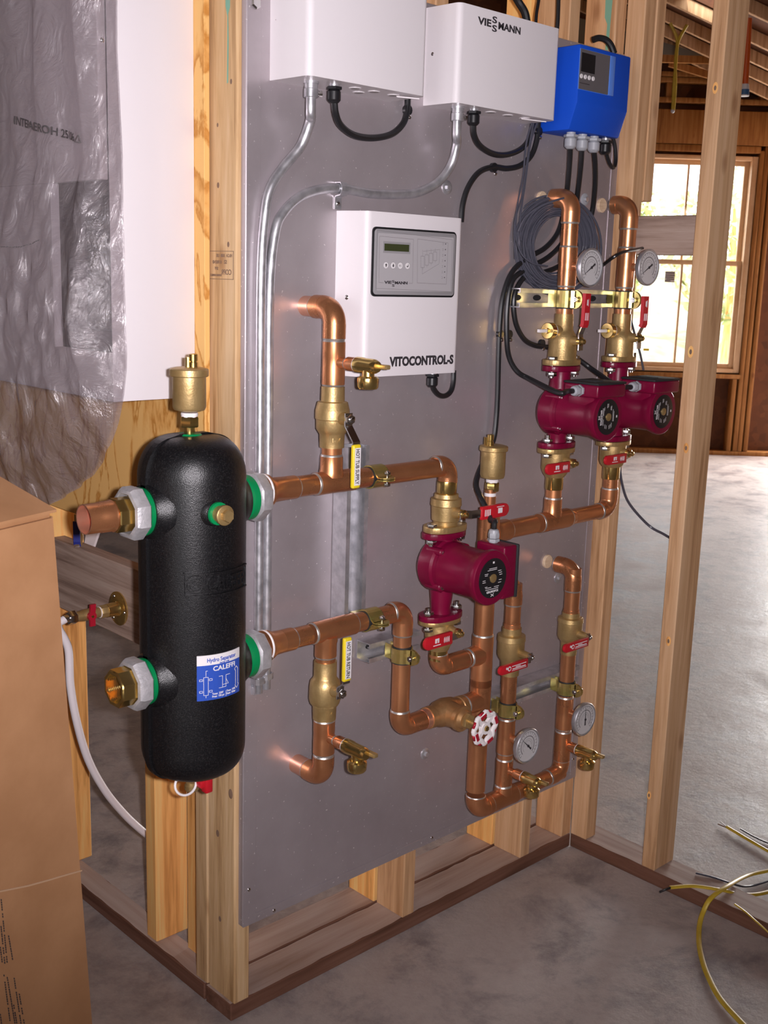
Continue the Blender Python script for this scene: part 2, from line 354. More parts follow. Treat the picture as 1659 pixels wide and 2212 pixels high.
    def mesh(s, name, off):
        bmesh.ops.recalc_face_normals(s.bm, faces=s.bm.faces)
        for e in s.bm.edges:
            if len(e.link_faces) == 2 and e.calc_face_angle(0) > s.th: e.smooth = False
        for v in s.bm.verts: v.co = v.co - off
        me = bpy.data.meshes.new(name); s.bm.to_mesh(me); s.bm.free()
        for k in s.mats: me.materials.append(M[k])
        return me
def cat(P, sub=8):
    P = [V(p) for p in P]; out = []
    for i in range(len(P) - 1):
        p0 = P[i - 1] if i else P[0] * 2 - P[1]; p1, p2 = P[i], P[i + 1]; p3 = P[i + 2] if i + 2 < len(P) else P[-1] * 2 - P[-2]
        for k in range(sub):
            t = k / sub; t2 = t * t; t3 = t2 * t
            out.append(0.5 * ((2 * p1) + (p2 - p0) * t + (2 * p0 - 5 * p1 + 4 * p2 - p3) * t2 + (3 * p1 - p0 - 3 * p2 + p3) * t3))
    return out + [P[-1]]
_tc = {}
def text_geo(txt, size, ext, align, bold):
    key = (txt, size, ext, align, bold)
    if key in _tc: return _tc[key]
    cu = bpy.data.curves.new('t', 'FONT'); cu.body = txt; cu.size = size; cu.extrude = ext; cu.align_x = align; cu.offset = bold; cu.resolution_u = 3
    o = bpy.data.objects.new('t', cu); COL.objects.link(o)
    me = bpy.data.meshes.new_from_object(o.evaluated_get(bpy.context.evaluated_depsgraph_get()))
    r = ([v.co.copy() for v in me.vertices], [tuple(p.vertices) for p in me.polygons])
    bpy.data.objects.remove(o); bpy.data.curves.remove(cu); bpy.data.meshes.remove(me); _tc[key] = r; return r
def onface(x, y, z, up=(0, 0, 1), right=(1, 0, 0), out=(0, -1, 0), sx=1.0):
    o, R_, U_, N_ = V((x, y, z)), V(right), V(up), V(out)
    return lambda v: o + R_ * (v.x * sx) + U_ * v.y + N_ * v.z

# ------------------------------------------------------------------ scene bookkeeping
LOC = {}
def thing(name, label, cat_, loc, group=None):
    o = bpy.data.objects.new(name, None); COL.objects.link(o); o.location = V(loc); o.empty_display_size = 0.02
    o['label'] = label; o['category'] = cat_
    if group: o['group'] = group
    LOC[o.name] = V(loc); return o
def part(T, name, mb, label=None):
    o = bpy.data.objects.new(name, mb.mesh(name, LOC[T.name])); COL.objects.link(o); o.parent = T; LOC[o.name] = LOC[T.name]
    if label: o['label'] = label
    return o
def single(name, label, cat_, mb, loc=(0, 0, 0), group=None, kind=None):
    o = bpy.data.objects.new(name, mb.mesh(name, V(loc))); COL.objects.link(o); o.location = V(loc); LOC[o.name] = V(loc)
    if label: o['label'] = label
    if cat_: o['category'] = cat_
    if group: o['group'] = group
    if kind: o['kind'] = kind
    return o
# ================================================================== SETTING
mb = MB('concrete'); mb.box((-9, -9, -0.12), (16, 16, 0.0)); single('floor', None, None, mb, kind='structure')
W = 1.114; PW, PT = 0.038, 0.089
def wallbox(name, l0, l1, d0, d1, z0, z1, mt='drywall', holes=()):
    """upright wall between two (lateral, depth) ends of the house, with rectangular openings (s0, s1, z0, z1) along it"""
    a, b = FARP(l0, d0, 0), FARP(l1, d1, 0); L = (b - a).length; t = (b - a).normalized(); n = V((-t.y, t.x, 0)) * 0.06
    mb = MB(mt)
    def blk(s0, s1, za, zb):
        if s1 - s0 < 1e-4 or zb - za < 1e-4: return
        q = [a + t * s0 + V((0, 0, za)), a + t * s1 + V((0, 0, za)), a + t * s1 + V((0, 0, zb)), a + t * s0 + V((0, 0, zb))]
        mb.prism(q, n)
    s = 0
    for h in sorted(holes):
        blk(s, h[0], z0, z1); blk(h[0], h[1], z0, h[2]); blk(h[0], h[1], h[3], z1); s = h[1]
    blk(s, L, z0, z1)
    return single(name, None, None, mb, kind='structure')
FD = 10.07
WL, WR, WZ0, WZ1 = 1.95, 3.105, 0.735, 2.575        # rough opening of the window in the far wall
wallbox('wall_far', -6, 6.0, FD + 0.09, FD + 0.09, 0, 5.6, 'osb', [(6 + WL, 6 + WR, WZ0, WZ1), (9.75, 11.9, 0.05, 2.2)])  # last opening is unseen, added so daylight reaches the far floor
wallbox('wall_right', 6.0, 6.0, -4, FD + 0.1, 0, 5.6)
wallbox('wall_left', -6.0, -6.0, FD + 0.1, -4, 0, 5.6)
wallbox('wall_back', -6.0, 6.0, -4, -4, 0, 5.6, 'drywall', [(3.3, 4.7, 1.0, 2.2)])  # unseen opening, added for a little fill from behind
# roof: ridge runs away from the camera, eaves to the side
def roofz(l): return 4.295 - 0.4 * l if l > -2 else 5.095 + 0.4 * (l + 2)
SKY = (2.02, 2.26, 8.28, 8.56)     # unfinished opening in the sheathing
mb = MB('osb')
def slab(l0, l1, d0, d1):
    q = [FARP(l0, d0, roofz(l0)), FARP(l1, d0, roofz(l1)), FARP(l1, d1, roofz(l1)), FARP(l0, d1, roofz(l0))]
    mb.prism(q, V((0, 0, 0.02)))
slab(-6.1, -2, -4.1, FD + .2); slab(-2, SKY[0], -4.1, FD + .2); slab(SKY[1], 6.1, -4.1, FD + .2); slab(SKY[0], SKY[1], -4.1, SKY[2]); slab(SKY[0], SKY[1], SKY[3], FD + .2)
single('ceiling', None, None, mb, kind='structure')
# ground outside the window
mb = MB('hill'); n = 26
vs = []; fs = []
for i in range(n + 1):
    for j in range(n + 1):
        l = -14 + 44 * i / n; d = FD + 0.6 + 34 * j / n
        z = -0.5 + max(0, (d - FD - 3)) * 0.085 + 0.16 * math.sin(l * 1.3 + d * .7) + 0.2 * math.sin(l * .5 - d * .9)
        vs.append(FARP(l, d, z))
fs = [(i * (n + 1) + j, (i + 1) * (n + 1) + j, (i + 1) * (n + 1) + j + 1, i * (n + 1) + j + 1) for i in range(n) for j in range(n)]
mb.add(vs, fs); single('hillside_ground', None, None, mb, kind='structure')
def tree(l, d, h, r, label):
    base = FARP(l, d, -0.5 + max(0, d - FD - 3) * 0.085)
    T = thing('leafy_tree', label, 'tree', base, 'trees outside the window')
    mb = MB('stud_orange'); mb.sweep([base, base + V((0.05, 0, h * .4)), base + V((0, .06, h * .8))], [.09, .07, .03], 8); part(T, 'trunk', mb)
    mb = MB('leaf'); rnd = random.Random(l * 10)
    for _ in range(900):
        th, ph, rr = rnd.uniform(0, 6.28), math.acos(rnd.uniform(-1, 1)), r * rnd.uniform(.35, 1) ** .5
        c = base + V((0, 0, h * .62)) + V((math.sin(ph) * math.cos(th) * rr, math.sin(ph) * math.sin(th) * rr, math.cos(ph) * rr * 1.1))
        a = V((rnd.uniform(-1, 1), rnd.uniform(-1, 1), rnd.uniform(-1, 1))).normalized() * .13; b = a.orthogonal().normalized() * .06
        mb.add([c - a, c - b, c + a, c + b], [(0, 1, 2, 3)])
    part(T, 'foliage', mb)
tree(5.6, 19, 3.4, 1.2, 'pale green tree low on the hillside, behind the meeting rail of the far window')
tree(8.6, 23, 4.2, 1.5, 'leafy tree on the hillside seen through the strip of window past the upright post')
tree(4.6, 24, 3.2, 1.2, 'leafy tree on the hillside seen above the grey gauge by the far window')

# ------------------------------------------------------------------ window_1 in the far wall
def fbox(mb, l0, l1, d0, d1, z0, z1, bev=0.0):
    q = [FARP(l0, d0, z0), FARP(l1, d0, z0), FARP(l1, d1, z0), FARP(l0, d1, z0)]
    return mb.prism(q, V((0, 0, z1 - z0)), bev)
T = bpy.data.objects.new('window_1', None); COL.objects.link(T); T.location = FARP(2.6, FD, WZ0); T['kind'] = 'structure'; LOC[T.name] = T.location.copy()
mb = MB('vinylframe')
for a in ((WL, WL + .05, WZ0, WZ1), (WR - .05, WR, WZ0, WZ1), (WL + .05, WR - .05, WZ0, WZ0 + .035), (WL + .05, WR - .05, WZ1 - .035, WZ1)):
    fbox(mb, a[0], a[1], FD + .0, FD + .14, a[2], a[3], .004)
part(T, 'window_frame', mb)
MZ = 1.682
for nm, z0, z1, dd in (('sash', WZ0 + .035, MZ + .02, .03), ('sash', MZ - .022, WZ1 - .035, .075)):
    mb = MB('vinylframe')
    for a in ((WL + .05, WL + .09, z0, z1), (WR - .09, WR - .05, z0, z1), (WL + .09, WR - .09, z0, z0 + .042), (WL + .09, WR - .09, z1 - .04, z1), (2.528, 2.546, z0 + .04, z1 - .04)):
        fbox(mb, a[0], a[1], FD + dd, FD + dd + .035, a[2], a[3], .003)
    sh = part(T, nm, mb)
    mb = MB('glass'); fbox(mb, WL + .085, WR - .085, FD + dd + .015, FD + dd + .02, z0 + .035, z1 - .035)
    o = part(T, 'pane', mb); o.parent = sh
# stickers on the lower pane
T = thing('glass_sticker', 'small white printed sticker high on the lower pane of the far window', 'sticker', FARP(2.4, FD + .03, 1.55))
mb = MB('whiteprint'); fbox(mb, 2.395, 2.482, FD + .040, FD + .0445, 1.505, 1.60); part(T, 'paper', mb)
mb = MB('ink')
for z, a, b in ((1.585, .0, 1), (1.567, .0, 1), (1.55, .0, .9), (1.533, .1, 1), (1.517, .0, .6)): fbox(mb, 2.399 + .08 * a, 2.399 + .08 * b, FD + .039, FD + .0402, z - .004, z + .004)
part(T, 'print_lines', mb)
mb = MB('yellow'); fbox(mb, 2.255, 2.305, FD + .040, FD + .0445, .905, .925); single('yellow_tag', 'tiny yellow sticker low on the lower pane of the far window', 'sticker', mb, FARP(2.28, FD, .915))

# ------------------------------------------------------------------ far room framing
def lumber(name, label, mb, loc, group=None, cat_='stud'): return single(name, label, cat_, mb, loc, group)
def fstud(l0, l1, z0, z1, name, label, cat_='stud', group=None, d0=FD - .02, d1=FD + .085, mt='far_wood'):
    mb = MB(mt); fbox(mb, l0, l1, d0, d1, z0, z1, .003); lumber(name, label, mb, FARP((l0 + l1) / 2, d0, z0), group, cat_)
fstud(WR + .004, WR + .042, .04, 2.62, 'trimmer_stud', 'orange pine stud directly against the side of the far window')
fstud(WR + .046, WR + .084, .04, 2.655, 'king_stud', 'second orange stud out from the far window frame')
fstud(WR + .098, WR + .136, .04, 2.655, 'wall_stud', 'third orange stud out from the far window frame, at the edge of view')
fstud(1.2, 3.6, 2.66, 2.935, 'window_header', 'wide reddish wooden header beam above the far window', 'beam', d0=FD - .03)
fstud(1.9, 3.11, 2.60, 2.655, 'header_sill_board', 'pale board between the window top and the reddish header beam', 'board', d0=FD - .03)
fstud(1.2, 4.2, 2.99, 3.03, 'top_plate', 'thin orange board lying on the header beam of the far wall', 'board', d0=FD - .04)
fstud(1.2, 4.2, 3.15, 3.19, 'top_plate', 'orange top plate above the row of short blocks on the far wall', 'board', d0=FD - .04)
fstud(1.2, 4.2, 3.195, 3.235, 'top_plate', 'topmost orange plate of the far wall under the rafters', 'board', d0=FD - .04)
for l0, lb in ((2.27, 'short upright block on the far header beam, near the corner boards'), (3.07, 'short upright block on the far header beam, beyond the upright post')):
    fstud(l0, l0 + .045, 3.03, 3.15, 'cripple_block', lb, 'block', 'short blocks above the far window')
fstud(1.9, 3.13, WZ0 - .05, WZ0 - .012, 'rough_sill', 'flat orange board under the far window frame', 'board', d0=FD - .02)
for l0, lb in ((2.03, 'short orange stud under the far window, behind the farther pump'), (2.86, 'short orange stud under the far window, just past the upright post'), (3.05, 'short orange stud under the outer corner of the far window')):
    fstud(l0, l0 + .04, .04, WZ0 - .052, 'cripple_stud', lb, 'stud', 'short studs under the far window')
fstud(1.0, 4.2, 0, .038, 'floor_plate', 'dark wooden floor plate along the foot of the far wall', 'board', d0=FD - .02)
# rafters: four or more in sight, running across under the roof sheathing
rl = ['frontmost rafter in sight, above the small roof opening', 'rafter crossing just under the bright roof opening', 'rafter next behind the one under the roof opening', 'rafter behind the orange hanging cord', 'rafter close to the far gable']
for d, lb in zip((8.04, 8.58, 9.0, 9.36, 9.72), rl):
    mb = MB('stud_pale')
    q = [FARP(1.0, d, roofz(1.0) - .005), FARP(5.6, d, roofz(5.6) - .005), FARP(5.6, d, roofz(5.6) - .092), FARP(1.0, d, roofz(1.0) - .092)]
    mb.prism(q, FH * .038, .002); lumber('rafter', 'sloping pine ' + lb, mb, FARP(1.0, d, roofz(1.0)), 'roof rafters', 'rafter')
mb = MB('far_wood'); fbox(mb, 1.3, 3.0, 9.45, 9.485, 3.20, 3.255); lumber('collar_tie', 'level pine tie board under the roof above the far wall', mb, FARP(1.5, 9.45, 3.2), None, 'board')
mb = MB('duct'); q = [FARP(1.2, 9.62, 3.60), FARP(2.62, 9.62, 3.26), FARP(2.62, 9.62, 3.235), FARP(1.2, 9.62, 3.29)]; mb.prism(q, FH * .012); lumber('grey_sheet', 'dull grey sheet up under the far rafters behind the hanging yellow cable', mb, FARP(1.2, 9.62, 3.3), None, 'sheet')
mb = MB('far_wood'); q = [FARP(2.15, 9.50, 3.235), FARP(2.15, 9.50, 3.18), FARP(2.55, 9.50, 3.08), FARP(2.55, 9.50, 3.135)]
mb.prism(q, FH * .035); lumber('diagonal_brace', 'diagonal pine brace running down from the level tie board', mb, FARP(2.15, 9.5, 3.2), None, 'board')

def farpt(u, v, d):
    q = FW + RT * ((u - CX) / FPX) - UP * ((v - CY) / FPX); return CAM + q * (d / q.dot(FH))
# yellow cable hanging from the rafters
T = thing('hanging_yellow_cable', 'yellow cable hanging in a fork from the rafters of the far room', 'cable', farpt(1458, 238, 7.0))
for pts in ([(1448, 50), (1462, 84), (1461, 125), (1456, 180), (1453, 238)], [(1484, 54), (1466, 88), (1459, 130), (1459, 185), (1455, 238)]):
    mb = MB('yellowcable'); mb.cable([farpt(u, v, 7.0) for u, v in pts], .009, 8); part(T, 'strand', mb)
mb = MB('whiteprint'); mb.ball(farpt(1453, 240, 7.0), .012); part(T, 'cable_tip', mb)
T = thing('hanging_orange_cord', 'orange cord with a blue and white socket hanging in front of the far rafters', 'cord', farpt(1608, 208, 6.0))
mb = MB('orange'); mb.cable([farpt(u, v, 6.0) for u, v in ((1617, 40), (1614, 100), (1611, 150), (1609, 182))], .0175, 12); part(T, 'cord', mb)
a, b = farpt(1609, 182, 6.0), farpt(1607, 208, 6.0)
mb = MB('whiteprint'); mb.cyl(a, a + (b - a) * .45, .02, .024); part(T, 'socket_collar', mb)
mb = MB('outlet_blue'); mb.cyl(a + (b - a) * .45, a + (b - a) * .9, .025); mb.m('whiteprint'); mb.cyl(a + (b - a) * .9, b, .025); part(T, 'socket', mb)

# ================================================================== FRAMING AROUND THE BOARD
def bx(name, label, mt, lo, hi, cat_='stud', group=None, bev=.0025):
    mb = MB(mt); mb.box(lo, hi, bev, 1); return single(name, label, cat_, mb, (lo[0], lo[1], lo[2]), group)
TOP = 2.75
def plank(label, lo, hi, ax):
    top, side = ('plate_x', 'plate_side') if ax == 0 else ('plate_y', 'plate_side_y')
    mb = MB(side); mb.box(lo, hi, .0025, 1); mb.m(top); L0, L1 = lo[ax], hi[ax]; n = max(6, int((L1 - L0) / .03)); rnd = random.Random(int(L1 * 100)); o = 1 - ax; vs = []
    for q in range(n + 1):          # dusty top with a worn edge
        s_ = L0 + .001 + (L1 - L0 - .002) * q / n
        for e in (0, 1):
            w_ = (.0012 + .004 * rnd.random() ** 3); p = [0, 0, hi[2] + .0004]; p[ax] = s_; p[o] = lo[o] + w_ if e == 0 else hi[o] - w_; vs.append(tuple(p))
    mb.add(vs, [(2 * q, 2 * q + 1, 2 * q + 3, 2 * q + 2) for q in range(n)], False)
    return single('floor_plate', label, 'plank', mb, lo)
plank('dusty plank on the floor under the sheet metal board, outer one of the pair', (0, 0, 0), (W, PT, PW), 0)
plank('dusty plank on the floor behind the outer one under the board', (.062, .0935, 0), (W, .182, PW), 0)
plank('floor plank running back behind the cardboard carton', (0, .0935, 0), (.058, 2.2, PW), 1)
plank('floor plank running to the free standing post with yellow cable across it', (W + .0005, -2.4, 0), (W + .090, .0, PW), 1)
# uprights
T = thing('wall_stud', 'pine stud with a printed grade stamp at the corner beside the board', 'stud', (.005, -.005, PW))
mb = MB('stud'); mb.box((.005, -.004, PW), (.043, .085, TOP), .003, 1); part(T, 'timber', mb)
ZS = at(475, 542, 0, .0047).z
mb = MB('inkbrown'); f = lambda v: V((.0047 - v.z, .004 + v.x, ZS - v.y))
for tx, s_, x, y, wd in (('HLCA  1000  LSE', .0075, .004, .0105, .9), ('S2', .009, .020, .022, 1), ('0 FI0EN0', .008, .036, .022, .9), ('SPF', .0075, .046, .033, 1), ('COPR', .013, .006, .041, .9), ('HOWARD SAWMILLS', .005, .036, .044, .7)):
    mb.text(tx, s_, lambda v, x=x, y=y, wd=wd: V((.0047 - v.z, .004 + x + v.x * wd, ZS - y + v.y)), .0002, 'LEFT', .0002)
for y0, y1, z0_, z1_ in ((0, .078, -.0009, 0), (0, .078, -.0495, -.0485), (0, .0009, -.0495, 0)): mb.box((.0043, .004 + y0, ZS + z0_), (.0049, .004 + y1, ZS + z1_))
part(T, 'grade_stamp', mb)
mb = MB('greenpaint')
dp = [at(u, v, 0, .0046) for u, v in ((487, -20), (497, -20), (497, 15), (493, 30), (494, 90), (493, 178), (490, 181), (491, 90), (491, 35), (487, 12))]
mb.add([V((.0046, p.y, p.z)) for p in dp], [tuple(range(10))], False)
part(T, 'green_paint_drip', mb)
mb = MB('inkbrown')
for u, v, r in ((499, 176, .0035), (493, 528, .0038), (470, 270, .0028), (471, 400, .004), (498, 1715, .008), (470, 1800, .006), (475, 1985, .005)):
    P = at(u, v, 0, .0048); mb.lathe((.0050, P.y, P.z), (-1, 0, 0), [(-.001, r), (.0004, r * .8)], 12, squash=(1.5, 1))
part(T, 'knot', mb)
bx('wall_stud', 'narrow orange stud edge showing behind the foot of the corner stud', 'stud_orange', (.046, .0935, PW), (.084, .182, TOP))
bx('wall_stud', 'narrow stud nailed against the back of the stamped corner stud', 'stud', (.004, .088, PW), (.042, .130, TOP))
bx('wall_stud', 'dark narrow stud set back between the corner stud and the flat orange stud', 'stud_orange', (.046, .186, PW), (.084, .224, TOP))
bx('wall_stud', 'broad orange stud with arched grain below the black tank', 'stud_orange', (.006, .284, PW), (.088, .324, 1.95))
bx('wall_stud', 'orange stud half hidden by the edge of the cardboard carton', 'stud_orange', (0, .71, PW), (.087, .748, 1.95))
bx('blocking_board', 'grey wide board bridging two studs behind the round brass flange', 'stud_y', (0, .326, .712), (.038, .709, .873), 'board')
for X, nm in ((.483, 'middle'), (.903, 'next')):
    a = 'pale stud standing under the lower edge of the board, nearest the camera' if X < .6 else 'pale stud under the copper bottom header'
    bx('wall_stud', a, 'stud_pale', (X, 0, PW), (X + .038, PT, TOP))
    bx('wall_stud', 'dark orange stud behind the ' + ('nearest pale stud under the board' if X < .6 else 'pale stud under the copper bottom header'), 'stud_orange', (X - .004, .0935, PW), (X + .034, .182, TOP))
T = thing('wall_stud', 'pale stud with a green paint mark at the far end of the board', 'stud', (1.074, -.002, PW))
mb = MB('stud_pale'); mb.box((1.074, 0, PW), (1.1138, PT, TOP), .003, 1); part(T, 'timber', mb)
mb = MB('greenpaint'); f2 = lambda y, z: V((1.0735, y, z))
mb.add([f2(.010, 2.2), f2(.035, 2.2), f2(.032, 2.085), f2(.024, 2.07), f2(.025, 1.99), f2(.017, 1.98), f2(.016, 2.03), f2(.014, 2.1)], [tuple(range(8))], False); part(T, 'green_paint_mark', mb)
bx('wall_stud', 'tall bright stud beside the far edge of the board', 'stud_pale', (W - .0015, -.051, PW), (W + .042, -.0005, TOP))
bx('hanging_timber', 'stub of timber ending in mid air beside the window glare', 'stud_pale', (W + .044, -.052, 1.679), (W + .082, -.002, TOP))
bx('blocking_piece', 'grey weathered board bridging across the far window to the post', 'stud_y', (W + .006, -.224, 1.553), (W + .044, -.053, 1.642), 'board')
T = thing('wall_post', 'tall free standing pine post in front of the far window', 'stud', (W, -.262, PW))
mb = MB('stud_pale'); mb.box((W, -.262, PW), (W + .088, -.224, TOP), .0025, 1); part(T, 'timber', mb)
for u, v, r in ((1545, 190, .009), (1492, 760, .010), (1482, 968, .009), (1444, 1385, .009), (1402, 1718, .008)):
    P = at(u, v, 0, W); mb = MB('stud_orange'); mb.lathe((W + .0006, P.y, P.z), (-1, 0, 0), [(-.001, r), (.001, r * .9)], 16, squash=(1.5, .8)); mb.m('inkbrown').lathe((W + .0006, P.y, P.z), (-1, 0, 0), [(0, r * .5), (.0014, r * .4)], 14, squash=(1.4, .8)); part(T, 'knot', mb)

# ================================================================== THE BOARD
T = thing('sheet_metal_board', 'large grey sheet metal covered board carrying the pipework', 'board', (.55, BY, .217))
PX0, PX1, PZ0, PZ1 = .0125, 1.088, .2165, 2.0
mb = MB('panel'); mb.box((PX0, BY, PZ0), (PX1, -.0055, PZ1), .0015, 1); part(T, 'sheet', mb)
mb = MB('panel')
for lo, hi in (((PX0, BY - .0014, PZ0), (PX0 + .030, BY, PZ1)), ((PX1 - .024, BY - .0014, PZ0), (PX1, BY, PZ1)), ((PX0 + .03, BY - .0014, PZ0), (PX1 - .024, BY, PZ0 + .02))): mb.box(lo, hi, .0004, 1)
part(T, 'folded_hem', mb)
def screw(mb, P, r=.004, ax=(0, -1, 0)): mb.lathe(P, ax, [(-.001, r), (.001, r), (.0025, r * .6), (.003, .0004)], 12)
for u, v in ((538, 1922), (592, 1967), (933, 1810), (1238, 1640), (551, 5), (592, 53)):
    P = AY(u, v, BY - .0014)
    if v in (5, 53): continue
    mb = MB('chrome'); screw(mb, P); part(T, 'screw', mb)
P = AY(551, 6, BY - .0014); mb = MB('chrome'); mb.lathe(P, (0, -1, 0), [(-.001, .011), (.004, .011), (.006, .008)], 6); part(T, 'hex_bolt', mb)
for u, v, r in ((965, 405, .0125), (918, 1628, .0115), (1263, 431, .0125), (1205, 1248, .012)):
    P = AY(u, v, BY); r *= 1.12; mb = MB('galv' if u != 1263 else 'greyplastic'); mb.lathe(P, (0, -1, 0), [(0, r), (.0015, r), (.003, r * .82), (.0032, r * .55)], 20)
    mb.m('galv'); mb.hexn(P + V((0, -.003, 0)), (0, -1, 0), .005, r * .45)
    part(T, 'washer_bolt', mb)
for X, z in ((.8135, 1.662), (1.034, 1.662), (.912, .826)):
    mb = MB('plugwood'); mb.lathe((X, BY + .001, z), (0, -1, 0), [(0, .0165), (.006, .0165), (.0075, .0145)], 24)
    part(T, 'wood_plug', mb)
# ================================================================== BOXES ON THE BOARD
def gland(mb, P, k=1.0, mt='black', ax=(0, 0, -1), nut='galv'):
    """cable gland hanging along ax from P"""
    P = V(P); ax = V(ax)
    mb.m(nut).lathe(P, ax, [(0, .0085 * k), (.004 * k, .0085 * k)], 16)
    mb.m(mt); mb.hexn(P + ax * .004 * k, ax, .005 * k, .0135 * k)
    mb.lathe(P + ax * .009 * k, ax, [(0, .009 * k), (.003 * k, .0115 * k), (.016 * k, .0115 * k), (.02 * k, .008 * k), (.021 * k, .006 * k)], 12)
def cover(mb, x0, x1, z0, z1, y0, y1, sl=.008, r=.012, n=5):
    """sheet steel box cover: profile in XY with rounded upright corners"""
    o = [V((x0, y0, z0)), ]
    for k in range(n + 1):
        a = math.pi / 2 * k / n; o.append(V((x0 + sl + r - r * math.cos(a), y1 + r - r * math.sin(a), z0)))
    for k in range(n + 1):
        a = math.pi / 2 * k / n; o.append(V((x1 - sl - r + r * math.sin(a), y1 + r - r * math.cos(a), z0)))
    o.append(V((x1, y0, z0)))
    return mb.prism(o, V((0, 0, z1 - z0)), 0, True)
def knockouts(T, spots):
    for P in spots:
        mb = MB('white'); mb.lathe(P, (0, 0, -1), [(0, .0115), (.0008, .0115), (.0012, .0095)], 20); mb.m('white_in'); mb.lathe(V(P) + V((0, 0, -.0009)), (0, 0, -1), [(0, .0085), (.0005, .0082)], 20)
        part(T, 'knockout', mb)
def clip(mb, P, r=.006):
    P = V(P); mb.m('black').lathe(P + V((0, .004, 0)), (0, -1, 0), [(0, r * 1.4), (.008, r * 1.4)], 12); mb.m('chrome'); screw(mb, P + V((.002, -.005, -r * 1.8)), .004)
# box 1
z = 1.809
T = thing('white_control_box', 'plain white steel box nearest the corner, its top cut off by the picture', 'control box', (.2, BY, z))
mb = MB('white'); cover(mb, .062, .349, z, 2.02, BY, -.12, .004); part(T, 'cover', mb)
mb = MB('chrome'); screw(mb, (.0655, -.035, 1.905), .0045, (-1, 0, 0)); part(T, 'screw', mb)
knockouts(T, [(AY(u, v, y).x, y, z - .0002) for u, v, y in ((767, 186, -.085), (808, 197, -.085), (850, 205, -.085), (775, 194, -.055))])
mb = MB('white'); mb.ribbon([(.298, -.092, z - .003), (.334, -.112, z - .004)], (0, 1, .3), .003, .002); part(T, 'hanging_tab', mb)
mb = MB('black'); gx = at(722, 186, 1, -.085).x; gland(mb, (gx, -.085, z), 1.05); part(T, 'cable_gland', mb)
# box 2
z = 1.812; zt = 1.990; FY = -.105
T = thing('branded_white_box', 'white steel box with dark lettering near its top', 'control box', (.6, BY, z))
mb = MB('white'); cover(mb, .437, .749, z, zt, BY, FY, .004); part(T, 'cover', mb)
mb = MB('chrome'); screw(mb, (.4395, -.04, 1.905), .004, (-1, 0, 0)); part(T, 'screw', mb)
def spread(mb, txt, size, u0, u1, vb0, vb1, y, bold=.0004, dz=0.0):
    """lettering on a face that looks toward -Y, fitted between two baseline points"""
    a, b = AY(u0, vb0, y), AY(u1, vb1, y); z0 = (a.z + b.z) / 2 + dz
    vs, _ = text_geo(txt, size, .0003, 'LEFT', bold); w0, w1 = min(v.x for v in vs), max(v.x for v in vs); k = (b.x - a.x) / (w1 - w0)
    mb.text(txt, size, lambda v: V((a.x + (v.x - w0) * k, y - v.z, z0 + v.y)), .0003, 'LEFT', bold)
def logo(T, y, pv, ps, pm, size, ss):
    mb = MB('ink'); spread(mb, 'VIE', size, *pv, y, size * .03); spread(mb, 'S', ss, *ps[0], y, ss * .02); spread(mb, 'S', ss, *ps[1], y, ss * .02); spread(mb, 'MANN', size, *pm, y, size * .03)
    return part(T, 'logo_lettering', mb)
logo(T, FY - .0004, (1032, 1061, 52, 57), ((1063.5, 1073.5, 48.5, 51), (1063, 1073, 67, 69.5)), (1076.5, 1124, 62, 75), .0180, .0165)
knockouts(T, [(AY(u, v, y).x, y, z - .0002) for u, v, y in ((1060, 246, -.075), (1097, 253, -.075), (1133, 258, -.075))])
mb = MB('white'); mb.ribbon([(.665, -.08, z - .003), (.72, -.098, z - .004)], (0, 1, .3), .003, .002); part(T, 'hanging_tab', mb)
mb = MB('black'); gx2 = at(1024, 236, 1, -.075).x; gland(mb, (gx2, -.075, z), 1.05); part(T, 'cable_gland', mb)
# solar controller box with the keypad
z0, z1, FY = 1.2985, 1.602, -.085
T = thing('keypad_control_box', 'white wall box with a grey keypad window and lettering at its foot', 'control box', (.36, BY, z0))
mb = MB('white'); cover(mb, .2205, .517, z0, z1, BY, FY, .017, .014); part(T, 'cover', mb)
mb = MB('chrome'); screw(mb, (.229, -.045, 1.445), .0045, (-1, -.2, 0)); part(T, 'screw', mb)
def rrect(x0, x1, za, zb, y, r, n=5):
    o = []
    for cx, cz, a0 in ((x1 - r, zb - r, 0), (x0 + r, zb - r, 90), (x0 + r, za + r, 180), (x1 - r, za + r, 270)):
        for k in range(n + 1):
            a = math.radians(a0 + 90 * k / n); o.append(V((cx + r * math.cos(a), y, cz + r * math.sin(a))))
    return o
c = [AY(*q, FY) for q in ((803, 482), (984, 508), (979, 643), (801, 640))]
kx0, kx1 = (c[0].x + c[3].x) / 2, (c[1].x + c[2].x) / 2; kz1, kz0 = (c[0].z + c[1].z) / 2, (c[2].z + c[3].z) / 2
mb = MB('black'); mb.prism(rrect(kx0, kx1, kz0, kz1, FY + .001, .009), (0, -.0035, 0)); part(T, 'keypad_frame', mb)
mb = MB('greyrim'); mb.prism(rrect(kx0 + .0035, kx1 - .0035, kz0 + .0035, kz1 - .0035, FY - .0022, .007), (0, -.003, 0), .0012)
mb.m('greyplate').prism(rrect(kx0 + .011, kx1 - .011, kz0 + .011, kz1 - .011, FY - .0045, .002), (0, -.0012, 0)); kp = part(T, 'keypad', mb)
KY = FY - .006
def sub(P_, name, mb, label=None):
    o = part(T, name, mb, label); o.parent = P_; return o
def kq(u, v): return AY(u, v, KY)
a, b = kq(828, 521), kq(886, 549)
mb = MB('greyrim'); mb.box((a.x, KY - .0003, b.z), (b.x, KY + .001, a.z)); mb.m('lcd').box((a.x + .003, KY - .0008, b.z + .004), (b.x - .004, KY, a.z - .004)); sub(kp, 'display', mb)
